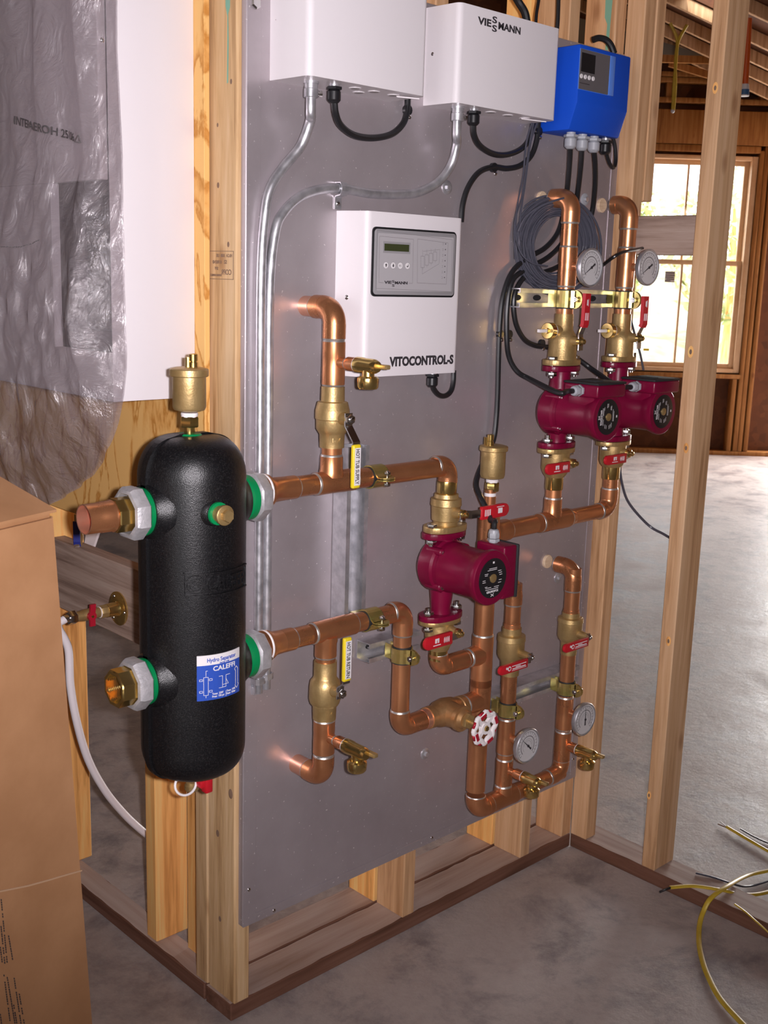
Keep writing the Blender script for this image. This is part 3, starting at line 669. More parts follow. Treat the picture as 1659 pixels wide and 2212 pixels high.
for i, (u, v) in enumerate(((833.5, 573), (849, 573.5), (864.5, 574), (880, 574.5))):
    P = kq(u, v); mb = MB('greyrim'); mb.lathe(P, (0, -1, 0), [(0, .0067), (.0003, .0067), (.0003, .0062)], 20)
    mb.m('whiteprint').lathe(P + V((0, -.0003, 0)), (0, -1, 0), [(0, .006), (.0004, .0058)], 20); mb.m('ink')
    e = lambda x, z_: P + V((x, -.0009, z_))
    if i < 2:
        sg = 1 if i == 0 else -1
        mb.add([e(-.003, 0), e(.003, 0), e(0, .0035 * sg)], [(0, 1, 2)], False); mb.add([e(-.0012, 0), e(.0012, 0), e(.0012, -.0028 * sg), e(-.0012, -.0028 * sg)], [(0, 1, 2, 3)], False)
    elif i == 2: mb.text('ESC', .0045, lambda v: e(v.x - .0042, v.y - .0015), .0001)
    else:
        mb.add([e(-.003, -.001), e(0, .001), e(0, -.003)], [(0, 1, 2)], False); mb.add([e(0, -.0015), e(.0025, -.0015), e(.0025, .003), e(.0015, .003), e(.0015, -.0006), e(0, -.0006)], [tuple(range(6))], False)
    sub(kp, 'button', mb)
def hair(mb, pts, w=.0006, y=None):
    y = KY - .0002 if y is None else y
    for p, q in zip(pts, pts[1:]):
        d = (q - p); d.y = 0
        if d.length < 1e-6: continue
        nn = V((-d.z, 0, d.x)).normalized() * w / 2
        mb.add([V((p.x, y, p.z)) + nn, V((q.x, y, q.z)) + nn, V((q.x, y, q.z)) - nn, V((p.x, y, p.z)) - nn], [(0, 1, 2, 3)], False)
mb = MB('inkgrey')
for qs in (((820, 510), (893, 517), (891, 612), (883, 612)), ((820, 510), (818, 610), (828, 611)), ((902, 516), (968, 525), (964, 614), (901, 611), (902, 516)),
           ((815, 497), (977, 518), (974, 630), (812, 623), (815, 497))): hair(mb, [kq(*q) for q in qs], .0006)
for k in range(4):
    u = 909 + k * 9; v = 553 - k * 3
    hair(mb, [kq(*q) for q in ((u, v), (u + 7.5, v + .5), (u + 7.5, v + 25 - k * 2), (u, v + 25 - k * 2), (u, v))], .0006)
    hair(mb, [kq(*q) for q in ((u + 4, v), (u + 4, 540 - k * 1.2))], .0005); hair(mb, [kq(*q) for q in ((u + 4, v + 25 - k * 2), (u + 4, 583 - k * 5))], .0005)
hair(mb, [kq(*q) for q in ((914, 543), (950, 539), (948, 570), (912, 592), (912, 577))], .0005)
sub(kp, 'pipe_diagram', mb)
mb = MB('ink')
for k in range(7):
    P = kq(962.5 - k * .4, 527 + k * 12.1); mb.lathe(P, (0, -1, 0), [(0, .0011), (.0003, .0011)], 10)
    P = kq(957 - k * .4, 527 + k * 12.1); mb.m('inkgrey'); hair(mb, [P + V((-.0016, 0, .0015)), P + V((.0012, 0, .0015)), P + V((.0012, 0, -.0018)), P + V((-.0016, 0, -.0018))], .0005); mb.m('ink')
sub(kp, 'indicator_column', mb)
o = logo(T, KY - .0002, (830, 846, 612.5, 613), ((847, 852, 610.5, 610.7), (847, 852, 619, 619.2)), (853, 880, 613.3, 614.5), .0072, .0062); o.parent = kp
mb = MB('ink'); spread(mb, 'VITOCONTROL-S', .024, 841, 979, 793, 783, FY - .0004, .0011); part(T, 'lettering', mb)
mb = MB('black'); gland(mb, (AY(934, 806, -.05).x, -.05, z0), 1.05); part(T, 'cable_gland', mb)
# blue controller
T = thing('blue_controller', 'bright blue plastic controller with a small dark display', 'controller', (.88, BY, 1.8))
bx0, bx1, bz0, bz1, bk, bfy = .787, .968, 1.7985, 1.967, 1.853, -.124
mb = MB('blue')
def bl(x0, x1):
    return [V((x0, BY, bz1)), V((x0, bfy, bz1)), V((x0, bfy, bk)), V((x0, -.106, bz0)), V((x0, BY, bz0))]
sec = bl(bx0, 0); mb.prism(sec, (bx1 - bx0, 0, 0), .004); part(T, 'housing', mb)
a, b = AY(1250, 106, bfy), AY(1322, 205, bfy)
rx0, rx1, rz1, rz0 = a.x + .004, b.x, 1.958, 1.878
mb = MB('blue_lit')
mb.prism([V((rx0, bfy - .0003, rz0)), V((rx1, bfy - .0003, rz0)), V((rx1, bfy - .0003, rz1)), V((rx0, bfy - .0003, rz1))], (0, -.0012, 0))
mb.m('blue_lit'); mb.box((rx1 - .018, bfy - .004, rz0), (rx1, bfy - .001, rz1), .001)  # painted-in bright strip for the lit side of the recess
part(T, 'window_bezel', mb)
mb = MB('keypad_dark'); mb.box((rx0 + .001, bfy - .003, rz0 + .001), (rx1 - .019, bfy - .0012, rz1 - .001)); kp = part(T, 'keypad', mb)
mb = MB('black'); mb.box((rx0 + .004, bfy - .0042, rz1 - .045), (rx0 + .050, bfy - .0028, rz1 - .008)); o = part(T, 'display', mb); o.parent = kp
for k in range(4):
    mb = MB('whiteprint'); mb.lathe((rx0 + .0065 + k * .0135, bfy - .003, rz1 - .054), (0, -1, 0), [(0, .0048), (.0014, .0042)], 14); o = part(T, 'button', mb); o.parent = kp
mb = MB('ink'); mb.box((rx0 + .002, bfy - .0034, rz0 + .012), (rx0 + .036, bfy - .0029, rz0 + .0132)); o = part(T, 'print_line', mb); o.parent = kp
GL = []
for u, v, y in ((1234, 283, -.085), (1259, 288, -.085), (1284, 293, -.085)):
    P = V((at(u, v, 2, bz0 - .0)[0], 0, bz0)); P = V((AY(u, v, y).x, y, bz0)); mb = MB('greyplastic'); gland(mb, P, 1.15, 'greyplastic', nut='greyplastic'); part(T, 'grey_gland', mb); GL.append(P + V((0, 0, -.022)))
P4 = V((AY(1309, 298, -.085).x, -.085, bz0)); mb = MB('black'); gland(mb, P4, 1.15); part(T, 'black_gland', mb)

# ================================================================== CONDUIT AND CABLES
def conduit(label, pts, top, strap_b, straps=()):
    T = thing('steel_conduit', label, 'conduit', pts[-1], 'galvanised conduits on the board')
    mb = MB('galv'); mb.cable(pts, .0088, 14, 8); part(T, 'tube', mb)
    P = V(top); mb = MB('galv'); mb.lathe(P, (0, 0, -1), [(0, .0135), (.004, .0135), (.004, .0115), (.012, .0115), (.013, .0125), (.026, .0125), (.027, .0115)], 20)
    mb.m('chrome'); mb.lathe(P + V((.01, -.004, -.019)), (1, -.5, 0), [(0, .004), (.004, .004), (.004, .0055), (.009, .0055)], 10); part(T, 'connector', mb)
    def strap(P, vert, two):
        mb = MB('galv'); Y = BY - .0006
        if two:   # saddle around an upright tube
            mb.ribbon([(P.x - .011, Y, P.z), (P.x - .0105, P.y - .0075, P.z), (P.x - .005, P.y - .0102, P.z), (P.x + .005, P.y - .0102, P.z), (P.x + .0105, P.y - .0075, P.z), (P.x + .011, Y, P.z)], (0, 0, 1), .012, .0018)
            mb.box((P.x - .010, Y - .001, P.z - .03), (P.x + .010, Y + .0006, P.z + .03)); mb.m('chrome'); screw(mb, (P.x, Y - .010 - .0, P.z + .021), .0055); screw(mb, (P.x, Y - .010, P.z - .021), .0055)
            mb.m('galv'); mb.box((P.x - .0095, Y - .009, P.z + .013), (P.x + .0095, Y, P.z + .03), .003); mb.box((P.x - .0095, Y - .009, P.z - .03), (P.x + .0095, Y, P.z - .013), .003)
        else:     # one hole strap around a level tube
            mb.ribbon([(P.x, Y, P.z + .011), (P.x, P.y - .006, P.z + .0108), (P.x, P.y - .0105, P.z + .004), (P.x, P.y - .0105, P.z - .004), (P.x, P.y - .006, P.z - .011), (P.x, Y - .003, P.z - .013), (P.x, Y - .001, P.z - .016), (P.x, Y - .001, P.z - .036)], (1, 0, 0), .016, .0018)
            mb.m('chrome'); screw(mb, (P.x, Y - .002, P.z - .026), .0045)
        part(T, 'strap', mb)
    for P, two in straps: strap(V(P), True, two)
CYD = BY - .0102
xa, xb = AY(561, 1000, CYD).x, AY(579, 1000, CYD).x
zb_ = AY(562, 1495, CYD).z
Pt = V((AY(672, 178, -.075).x, -.075, 1.809))
ptsA = [Pt, Pt + V((0, 0, -.05)), AY(670, 262, -.062), AY(650, 315, -.048), AY(612, 362, -.038), AY(585, 405, -.034), AY(573, 460, CYD - .001), V((xa, CYD, 1.48)), V((xa, CYD, 1.2)), V((xa, CYD, .9)), V((xa, CYD, zb_))]
conduit('galvanised conduit dropping from the plain white box down the edge of the board', ptsA, Pt, None, [((xa, CYD, zb_ + .025), True)])
Pt = V((AY(989, 232, -.07).x, -.07, 1.812))
ptsB = [Pt, Pt + V((0, 0, -.05)), AY(987, 310, -.06), AY(975, 355, -.05), AY(948, 392, -.04), AY(905, 415, CYD - .002), AY(860, 420, CYD), AY(800, 418, CYD), AY(735, 407, CYD), AY(690, 410, CYD), AY(648, 425, CYD), AY(612, 460, CYD), AY(594, 505, CYD), V((xb, CYD, 1.45)), V((xb, CYD, 1.2)), V((xb, CYD, .9)), V((xb, CYD, zb_ + .004))]
conduit('galvanised conduit curving across from the lettered box then down the edge of the board', ptsB, Pt, None, [((xb, CYD, zb_ + .03), True), (AY(737, 408, CYD), False)])
def cable(name, label, pts, r, mt='rubber', clips=(), group='black cables on the board', sub=8):
    pts = [V(p) for p in pts]
    if not clips:
        mb = MB(mt); mb.cable(pts, r, 10, sub); return single(name, label, 'cable', mb, pts[0], group)
    T = thing(name, label, 'cable', pts[0], group); mb = MB(mt); mb.cable(pts, r, 10, sub); part(T, 'sheath', mb)
    for c in clips: mb = MB('black'); clip(mb, c, r * 1.15); part(T, 'clip', mb)
    return T
cr = .0058
cable('black_cable', 'black cable looping under the plain white box', [V((gx, -.085, 1.790)), AY(725, 245, -.08), AY(737, 272, -.07), AY(765, 292, -.06), AY(805, 298, -.05), AY(845, 290, -.042), AY(870, 268, -.036), AY(879, 240, -.032), AY(881, 205, -.030)], .0062, clips=[AY(880, 238, -.031)])
cable('black_cable', 'black cable looping under the lettered white box', [V((gx2, -.075, 1.793)), AY(1024, 290, -.07), AY(1037, 315, -.062), AY(1065, 332, -.052), AY(1095, 334, -.044), AY(1125, 322, -.038), AY(1143, 300, -.034), AY(1152, 262, -.03)], .006)
cable('black_cable', 'black cable curving across to the top corner of the keypad box', [AY(1163, 262, -.033), AY(1160, 300, -.033), AY(1148, 335, -.031), AY(1125, 357, -.030), AY(1095, 364, -.029), AY(1065, 361, -.029), AY(1035, 372, -.029), AY(1012, 403, -.029), AY(1000, 440, -.029), V((AY(996, 480, -.03).x, -.03, 1.599))], .006, clips=[AY(1066, 362, -.0285), AY(1163, 284, -.033)])
zg = z0 - .02
cable('black_cable', 'short black cable loop under the keypad box', [V((AY(934, 806, -.05).x, -.05, 1.279)), AY(937, 840, -.047), AY(948, 853, -.043), AY(962, 855, -.039), AY(974, 845, -.035), AY(979, 825, -.032), AY(980, 800, -.030)], .0055)
# the three pump cables from the blue controller
def back(u, v): return AY(u, v, -.034)
c1 = [GL[0], AY(1231, 345, -.075), AY(1226, 405, -.058), back(1219, 450), back(1206, 500), back(1178, 535), back(1135, 560), back(1105, 590), back(1087, 640), back(1080, 700), back(1077, 770), back(1075, 850), back(1072, 905), AY(1066, 950, -.036), AY(1050, 985, -.042), AY(1034, 1022, -.06), AY(1029, 1049, -.08), AY(1039, 1075, -.115), AY(1052, 1102, -.138), AY(1060, 1124, -.165)]
cable('black_cable', 'black cable passing behind the small brass air vent to the nearest pump', c1, cr, clips=[back(1080, 722)])
C1END = c1[-1]
c2 = [GL[1], AY(1255, 355, -.075), AY(1249, 410, -.056), back(1240, 470), back(1218, 520), back(1185, 555), back(1140, 580), back(1108, 605), back(1096, 660), back(1095, 735), back(1101, 775), AY(1118, 803, -.045), AY(1145, 819, -.07), AY(1180, 826, -.10)]
c3 = [GL[2], AY(1286, 360, -.075), AY(1285, 410, -.056), back(1276, 470), back(1248, 535), back(1212, 572), back(1170, 590), back(1132, 600), back(1111, 640), back(1113, 693), back(1130, 730), back(1155, 746), back(1190, 751), AY(1225, 760, -.04), AY(1258, 782, -.055), AY(1285, 802, -.085)]
C2, C3 = c2, c3     # finished with the pumps below
cable('black_cable', 'thin black cable loop beside the blue controller, under its end', [P4 + V((0, 0, -.02)), AY(1311, 335, -.082), AY(1318, 355, -.078), AY(1326, 362, -.072), AY(1330, 348, -.066), AY(1329, 320, -.062), AY(1325, 300, -.06)], .0042)
cable('black_cable', 'thick black cable arching over the top of the blue controller', [AY(1281, 86, -.03), AY(1294, 82, -.036), AY(1309, 86, -.045), AY(1320, 98, -.052), AY(1327, 116, -.056)], .007)
cable('black_cable', 'thick black cable dropping onto the top of the lettered box', [AY(1100, -30, -.03), AY(1120, 4, -.035), AY(1134, 28, -.045), AY(1140, 60, -.05)], .008)
cable('black_cable', 'thin dark cable just behind the thick one above the lettered box', [AY(1168, -30, -.03), AY(1163, 5, -.035), AY(1159, 30, -.04), AY(1157, 60, -.045)], .0035)
cable('black_cable', 'thin dark cable running straight down between the white and blue boxes', [AY(1207, -30, -.03), AY(1205, 40, -.034), AY(1201, 90, -.034), AY(1198, 150, -.034), AY(1192, 240, -.034)], .0045)
# grey sensor wire coil
T = thing('sensor_wire_coil', 'coil of thin grey sensor wire hung behind the nearer riser', 'wire coil', AY(1190, 530, -.06))
rnd = random.Random(3)
C0 = AY(1202, 528, -.060); cd = V((.93, -.37, 0)).normalized(); cn = V((.37, .93, 0)).normalized()
for grp in range(4):
    mb = MB('greywire')
    for k in range(13):
        q0 = rnd.uniform(0, 1) ** .8; rx, rz = .108 - .052 * q0, .104 - .040 * q0; ox, oz, oy = rnd.uniform(-.006, .006), rnd.uniform(-.006, .004), rnd.uniform(-.012, .012); ph = rnd.uniform(0, 6); tl = rnd.uniform(-.1, .1)
        pts = []
        for q in range(44):
            a = 2 * math.pi * q / 44; x, zz = rx * math.cos(a), rz * math.sin(a)
            pts.append(C0 + cd * (ox + x + zz * tl) + cn * (oy + .004 * math.sin(2 * a + ph)) + V((0, 0, oz + zz + .002 * math.sin(3 * a + ph))))
        mb.sweep(pts + [pts[0]], .0024, 6, cap=False)
    part(T, 'loop_bundle', mb)
mb = MB('greywire')
mb.cable([AY(1150, 262, -.045), AY(1137, 310, -.045), AY(1130, 380, -.045), AY(1118, 440, -.05), AY(1114, 500, -.06), AY(1125, 545, -.075), AY(1150, 568, -.09), AY(1183, 575, -.10)], .0021, 6)
mb.cable([AY(1160, 266, -.045), AY(1146, 310, -.045), AY(1134, 400, -.046), AY(1124, 470, -.05), AY(1126, 520, -.06)], .0021, 6)
mb.cable([AY(1153, 262, -.045), AY(1143, 320, -.045), AY(1128, 420, -.046), AY(1112, 480, -.052), AY(1113, 560, -.06)], .0021, 6)
mb.cable([AY(1218, 428, -.13), AY(1190, 436, -.12), AY(1160, 450, -.10), AY(1135, 470, -.08), AY(1120, 500, -.065)], .0023, 6)
part(T, 'lead_wires', mb)
mb = MB('black'); mb.cable([AY(1300, 575, -.10), AY(1325, 556, -.14), AY(1345, 545, -.145), AY(1370, 540, -.135), AY(1388, 536, -.12)], .0036, 8); single('wire_tail', 'dark wire end sticking out across the farther riser by its gauge', 'wire', mb, AY(1300, 575, -.1))
# ================================================================== STRUT CHANNEL AND CLAMPS
def strut(name, label, p0, p1, up, h=.0205):
    """slotted channel: back on the board, lips toward the room"""
    p0, p1 = V((p0[0], BY - .0016, p0[1])), V((p1[0], BY - .0016, p1[1])); d = (p1 - p0); L = d.length; d.normalize()
    s = V((d.z, 0, -d.x)); o = V((0, -1, 0)); D = .040; t = .0024
    prof = [(-h, 0), (h, 0), (h, D), (h - .010, D), (h - .010, D - .007), (h - .010 + t, D - .007), (h - .010 + t, D - t), (h - t, D - t), (h - t, t), (-h + t, t), (-h + t, D - t), (-h + .010 - t, D - t), (-h + .010 - t, D - .007), (-h + .010, D - .007), (-h + .010, D), (-h, D)]
    T = thing(name, label, 'strut channel', p0 + d * L / 2, None)
    mb = MB('galv'); mb.prism([p0 + s * a + o * b for a, b in prof], d * L); part(T, 'channel', mb)
    k = max(1, int(L / .06))
    for i in range(k):
        P = p0 + d * (L * (i + .5) / k) + o * (t + .0003); mb = MB('black_matt')
        mb.prism([P + d * (.014 * math.cos(a)) * 1.0 + s * (.0065 * math.sin(a)) for a in [2 * math.pi * j / 16 for j in range(16)]], o * .0004); part(T, 'slot', mb)
    return T
sx = AY(771, 1100, BY - .04).x
strut('strut_channel', 'upright slotted steel channel behind both hot tub headers', (sx, Zp(770, 965, -.061)), (sx, Zp(770, 1345, -.06)), 1, .028)
z2 = .735
strut('strut_channel', 'short steel channel with an open end, level, beside the lower header elbow', (AY(797, 1420, -.061).x, z2), (AY(905, 1420, -.061).x, z2), 0)
zs3 = AY(1228, 1462, -.061).z
strut('strut_channel', 'long level steel channel behind the two lower return pipes', (AY(1012, 1500, -.061).x, zs3), (AY(1252, 1430, -.061).x, zs3), 0)
zs4 = AY(1235, 645, -.061).z
strut('strut_channel', 'level steel channel behind the two upper risers', (AY(1122, 645, -.061).x, zs4), (AY(1362, 645, -.061).x, zs4), 0)
def clamp(label, c, ax, r, mt='zinc', w=.030):
    """two halves round a pipe, tails hooked in the strut behind, bolt through ears at the front"""
    c = V(c); ax = V(ax); s = ax.cross(V((0, -1, 0))); o = V((0, -1, 0)); T = thing('pipe_clamp', label, 'pipe clamp', c, 'yellow zinc pipe clamps')
    for sg in (-1, 1):
        q = [c - o * .0410 + s * sg * .0075, c - o * (r + .006) + s * sg * .008]
        for k in range(9):
            a = math.radians(160 - k * 17.5); q.append(c + o * ((r + .0022) * math.cos(a)) + s * (sg * (r + .0022) * math.sin(a)))
        q += [c + o * (r + .007) + s * sg * .0022, c + o * (r + .012) + s * sg * .0022]
        mb = MB(mt); mb.ribbon(q, ax, w, .0026)
        ea = c + o * (r + .009) + s * (sg * .0022 - .0013); mb.prism([ea - ax * (w * .55)] + [ea + o * (.020 * math.cos(a)) + ax * (w * .55 * math.sin(a)) for a in [math.radians(-90 + 18 * k_) for k_ in range(11)]], s * .0026)
        part(T, 'clamp_half', mb)
    mb = MB('chrome'); e = c + o * (r + .015); mb.cyl(e - s * .015, e + s * .015, .0032, seg=12); mb.hexn(e + s * .008, s, .006, .0065); mb.hexn(e - s * .013, s, .005, .0065); part(T, 'bolt', mb)
    mb = MB('black_matt'); mb.tubeopen(c - ax * (w / 2 + .003), c + ax * (w / 2 + .003), r + .0012, r - .0005); part(T, 'cushion', mb)
    return T

# ================================================================== COPPER
HZ, RZ, TZ, UZ, BZ, LZ = 1.111, .826, .682, .953, .311, .575
X1, XP, XR, X2, X3, X6, X7, XV, X4 = .149, .459, .598, .816, 1.034, .912, .695, .349, .144
UX, UYv = V((1, 0, 0)), V((0, -1, 0)); UZv = V((0, 0, 1))
def C(x, z, y=PY): return V((x, y, z))
class Cu:
    def __init__(s, name, label, loc): s.T = thing(name, label, 'copper pipe', loc, 'soldered copper pipework')
    def pipe(s, a, b, r=.0185, mt='copper', open_=False):
        mb = MB(mt)
        if open_: mb.tubeopen(a, b, r, r - .0018)
        else: mb.cyl(a, b, r, seg=28)
        return part(s.T, 'pipe', mb)
    def ring(s, mb, P, d, rf, rp):
        mb.m('solder').lathe(V(P) - V(d) * .0006, d, [(0, rf * .995), (.0016, rf * .97), (.003, (rf + rp) / 2), (.0042, rp + .0006), (.0046, rp)], 28, cap=False)
    def tee(s, c, ax, br, arm, brl, rf, rb=None, rp=None, rpb=None, name='tee', rings=(1, 1, 1)):
        c, ax, br = V(c), V(ax), V(br); rb = rb or rf; rp = rp or rf - .0022; rpb = rpb or rb - .0022
        a0, a1 = arm if isinstance(arm, tuple) else (arm, arm)
        mb = MB('copper')
        mb.lathe(c - ax * a0, ax, [(0, rf), (a0 - rb * 1.1 if a0 > rb * 1.5 else a0 * .4, rf), (a0 - rb * .8 if a0 > rb * 1.5 else a0 * .5, rf * .985), (a0 + rb * .9, rf * .985), (a0 + rb * 1.15, rf), (a0 + a1, rf)], 32)
        mb.lathe(c, br, [(rf * .5, rb * 1.06), (rf * 1.0, rb * 1.06), (rf * 1.18, rb), (brl, rb)], 32)
        if rings[0]: s.ring(mb, c - ax * a0, -ax, rf, rp)
        if rings[1]: s.ring(mb, c + ax * a1, ax, rf, rp)
        if rings[2]: s.ring(mb, c + br * brl, br, rb, rpb)
        return part(s.T, name, mb)
    def elbow(s, c, d1, d2, l1, l2, rf, R=None, rp=None, rings=(1, 1), mt='copper'):
        c, d1, d2 = V(c), V(d1), V(d2); R = R or rf * 1.35; rp = rp or rf - .0022; mb = MB(mt)
        pts = [c + d1 * R]; O = c + d1 * R + d2 * R; n = 10; arc = []
        for k in range(n + 1):
            a = math.pi / 2 * k / n; arc.append(O - d2 * R * math.cos(a) - d1 * R * math.sin(a))
        mb.sweep([c + d1 * (R + .004)] + arc + [c + d2 * (R + .004)], [rf, *([rf * .985] * (n + 1)), rf], 28)
        for d, l in ((d1, l1), (d2, l2)): mb.cyl(c + d * R, c + d * l, rf, seg=28)
        if rings[0]: s.ring(mb, c + d1 * l1, d1, rf, rp)
        if rings[1]: s.ring(mb, c + d2 * l2, d2, rf, rp)
        return part(s.T, 'elbow', mb)
Z = UZv; X_ = UX
def zc(x, v):            # height of a point of a given upright pipe seen at pixel row v
    a, b = 0.0, 2.4
    for _ in range(50):
        m = (a + b) / 2
        if px((x, PY, m))[1] > v: a = m
        else: b = m
    return (a + b) / 2
def xc(z, u):
    a, b = -.6, 1.6
    for _ in range(50):
        m = (a + b) / 2
        if px((m, PY, z))[0] < u: a = m
        else: b = m
    return (a + b) / 2
rp, rf = .0190, .0212
# hot tub supply riser
k = Cu('copper_pipe', 'copper pipe bending out of the board above the yellow supply handle', (X1, PY, 1.40))
ez = 1.428
k.pipe(V((X1, BY, ez)), C(X1, ez) - UYv * .03, .0186, 'copper_new')
k.elbow((X1, PY, ez), -UYv, -Z, .052, ez - zc(X1, 731), rf)
k.pipe(C(X1, zc(X1, 728)), C(X1, zc(X1, 745)), rp)
dz1 = zc(X1, 782)
k.tee(C(X1, dz1), Z, UYv, (dz1 - zc(X1, 830), zc(X1, 738) - dz1), .034, rf, .0095, rings=(1, 1, 1))
k.pipe(C(X1, zc(X1, 828)), C(X1, zc(X1, 842)), rp)
# supply header
k = Cu('copper_header', 'upper copper header running from the black tank to the nearest pump', (.25, PY, HZ))
xu = xc(HZ, 566)
mb = MB('copper'); mb.lathe(C(xu, HZ), X_, [(0, .030), (.006, .0305), (.012, .029), (.022, rf + .001), (.05, rf)], 32); mb.m('whitebead').lathe(C(xu + .0005, HZ), X_, [(0, .0302), (.002, .0312), (.004, .0308)], 32); part(k.T, 'reducer', mb)
xe = xc(HZ, 636); k.pipe(C(xu + .04, HZ), C(.12, HZ), rp)
mb = MB('copper'); mb.lathe(C(xu + .04, HZ), X_, [(0, rf), (xe - xu - .04, rf)], 32); k.ring(mb, C(xe, HZ), X_, rf, rp); part(k.T, 'coupling', mb)
k.tee(C(X1, HZ), X_, Z, (X1 - xc(HZ, 682), xc(HZ, 762) - X1), zc(X1, 985) - HZ, rf)
k.pipe(C(X1, zc(X1, 986)), C(X1, zc(X1, 966)), rp)
ex = .463
k.pipe(C(.19, HZ), C(ex - .02, HZ), rp)
k.elbow(C(ex, HZ + .004), -X_, -Z, ex - xc(HZ, 941), .036, rf * .97, R=.026)
# return header
k = Cu('copper_header', 'lower copper header running from the black tank to the bronze gate valve', (.2, PY, RZ))
xu2 = xc(RZ, 569)
mb = MB('copper'); mb.lathe(C(xu2, RZ), X_, [(0, .028), (.006, .0285), (.012, .027), (.022, rf + .001), (.04, rf)], 32); mb.m('whitebead').lathe(C(xu2 + .0005, RZ), X_, [(0, .0282), (.002, .0292), (.004, .0288)], 32); part(k.T, 'reducer', mb)
k.pipe(C(xu2 + .03, RZ), C(.1, RZ), rp)
mb = MB('copper'); xe = xc(RZ, 631); mb.lathe(C(xu2 + .03, RZ), X_, [(0, rf), (xe - xu2 - .03, rf)], 32); k.ring(mb, C(xe, RZ), X_, rf, rp); part(k.T, 'coupling', mb)
k.tee(C(X4, RZ), X_, -Z, (X4 - xc(RZ, 676), xc(RZ, 762) - X4), RZ - zc(X4, 1416), rf, rings=(1, 1, 1))
k.pipe(C(X4, zc(X4, 1414)), C(X4, zc(X4, 1432)), rp)
k.pipe(C(.19, RZ), C(XV - .02, RZ), rp)
k.elbow(C(XV, RZ + .003), -X_, -Z, XV - xc(RZ, 846), RZ - zc(XV, 1372), rf * .98, R=.026)
k.pipe(C(XV, zc(XV, 1370)), C(XV, zc(XV, 1540)), .0187)
k.elbow(C(XV, LZ), Z, X_, zc(XV, 1536) - LZ, xc(LZ, 912) - XV, rf * .98, R=.026)
k.pipe(C(xc(LZ, 910), LZ), C(xc(LZ, 930), LZ), rp)
# hot tub return stub
k = Cu('copper_pipe', 'copper pipe curving back into the board below the yellow return handle', (X4, PY, .56))
ez = .527
k.pipe(C(X4, zc(X4, 1545)), C(X4, zc(X4, 1560)), rp)
dz = zc(X4, 1588)
k.tee(C(X4, dz), Z, UYv, (dz - zc(X4, 1625), zc(X4, 1556) - dz), .032, rf, .0095, rings=(1, 1, 1))
k.pipe(C(X4, zc(X4, 1622)), C(X4, zc(X4, 1640)), rp)
k.elbow((X4, PY, ez), Z, -UYv, zc(X4, 1632) - ez, .045, rf)
k.pipe(V((X4, BY, ez)), V((X4, PY + .03, ez)), .0190, 'copper_new')
# main riser, both branch headers
R1, R2 = .0212, .0236
k = Cu('copper_manifold', 'tall copper riser with two level branch headers feeding the farther pumps', (XR, PY, .6))
k.pipe(C(XR, .36), C(XR, UZ), R1)
k.elbow(C(XR + .002, BZ), Z, X_, zc(XR, 1720) - BZ, .045, R2, R=.031, rp=R1)
k.tee(C(XR, UZ), Z, X_, .046, .06, R2, R2, rp=R1, rpb=R1)
k.tee(C(XR, TZ), Z, -X_, (TZ - zc(XR, 1480), zc(XR, 1372) - TZ), .045, R2, .0215, rp=R1, rpb=.0188)
k.tee(C(XR, LZ), Z, -X_, (.05, .05), .05, R2, .0225, rp=R1, rpb=.02, rings=(0, 1, 1))
k.pipe(C(XR - .04, LZ), C(xc(LZ, 985), LZ), .02)
mb = MB('copper'); mb.lathe(C(XR, UZ + .046), Z, [(0, R2), (.006, R2 * .9), (.014, .0125), (.05, .0125)], 28); part(k.T, 'reducer', mb)
k.pipe(C(XR, UZ + .05), C(XR, zc(XR, 1068)), .0095); mb = MB('copper'); mb.cyl(C(XR, zc(XR, 1098)), C(XR, zc(XR, 1070)), .0118); mb.m('whitebead').cyl(C(XR, zc(XR, 1071)), C(XR, zc(XR, 1064)), .0128); part(k.T, 'vent_tail', mb)
k.elbow(C(XP - .001, TZ), Z, X_, .030, xc(TZ, 1003) - XP, rf * .97, R=.024)
k.pipe(C(xc(TZ, 1000), TZ), C(XR, TZ), .0188)
# upper header to pumps 2 and 3
k.pipe(C(XR + .04, UZ), C(.75, UZ), R1 * .96)
k.tee(C(X2, UZ), X_, Z, (X2 - xc(UZ, 1166), xc(UZ, 1224) - X2), zc(X2, 1077) - UZ, .0225, .0205, rp=R1, rpb=.0185)
mb = MB('copper'); a = xc(UZ, 1224); mb.lathe(C(a, UZ), X_, [(0, .0215), (.008, .021), (.018, .0185)], 28); part(k.T, 'reducer', mb)
k.pipe(C(a, UZ), C(X3 - .02, UZ), .0178); k.pipe(C(X2, UZ + .02), C(X2, zc(X2, 1052)), .0182)
k.elbow(C(X3, UZ), -X_, Z, X3 - xc(UZ, 1294), zc(X3, 1056) - UZ, .0202, R=.027)
k.pipe(C(X3, UZ + .02), C(X3, zc(X3, 1028)), .0178)
# bottom header and the two returns rising from it
k.pipe(C(XR + .04, BZ), C(X6, BZ), .0180)
k.tee(C(X7, BZ), X_, Z, (X7 - xc(BZ, 1053), xc(BZ, 1108) - X7), zc(X7, 1697) - BZ, .0225, .0205, rp=.02, rpb=.0182)
mb = MB('copper'); a = xc(BZ, 1108); mb.lathe(C(a, BZ), X_, [(0, .0215), (.006, .021), (.018, .0195), (.03, .0195)], 28); part(k.T, 'reducer', mb)
k.elbow(C(X6, BZ), -X_, Z, X6 - xc(BZ, 1183), zc(X6, 1650) - BZ, .0200, R=.026)
k.pipe(C(X7, BZ), C(X7, zc(X7, 1452)), .0180); k.pipe(C(X6, BZ + .02), C(X6, zc(X6, 1408)), .0180)
def tees(x, rows):
    for v0, v1, v2, rb in rows:
        z0 = zc(x, v1); k.tee(C(x, z0), Z, UYv, (z0 - zc(x, v2), zc(x, v0) - z0), .030, .0200, rb, rp=.018)
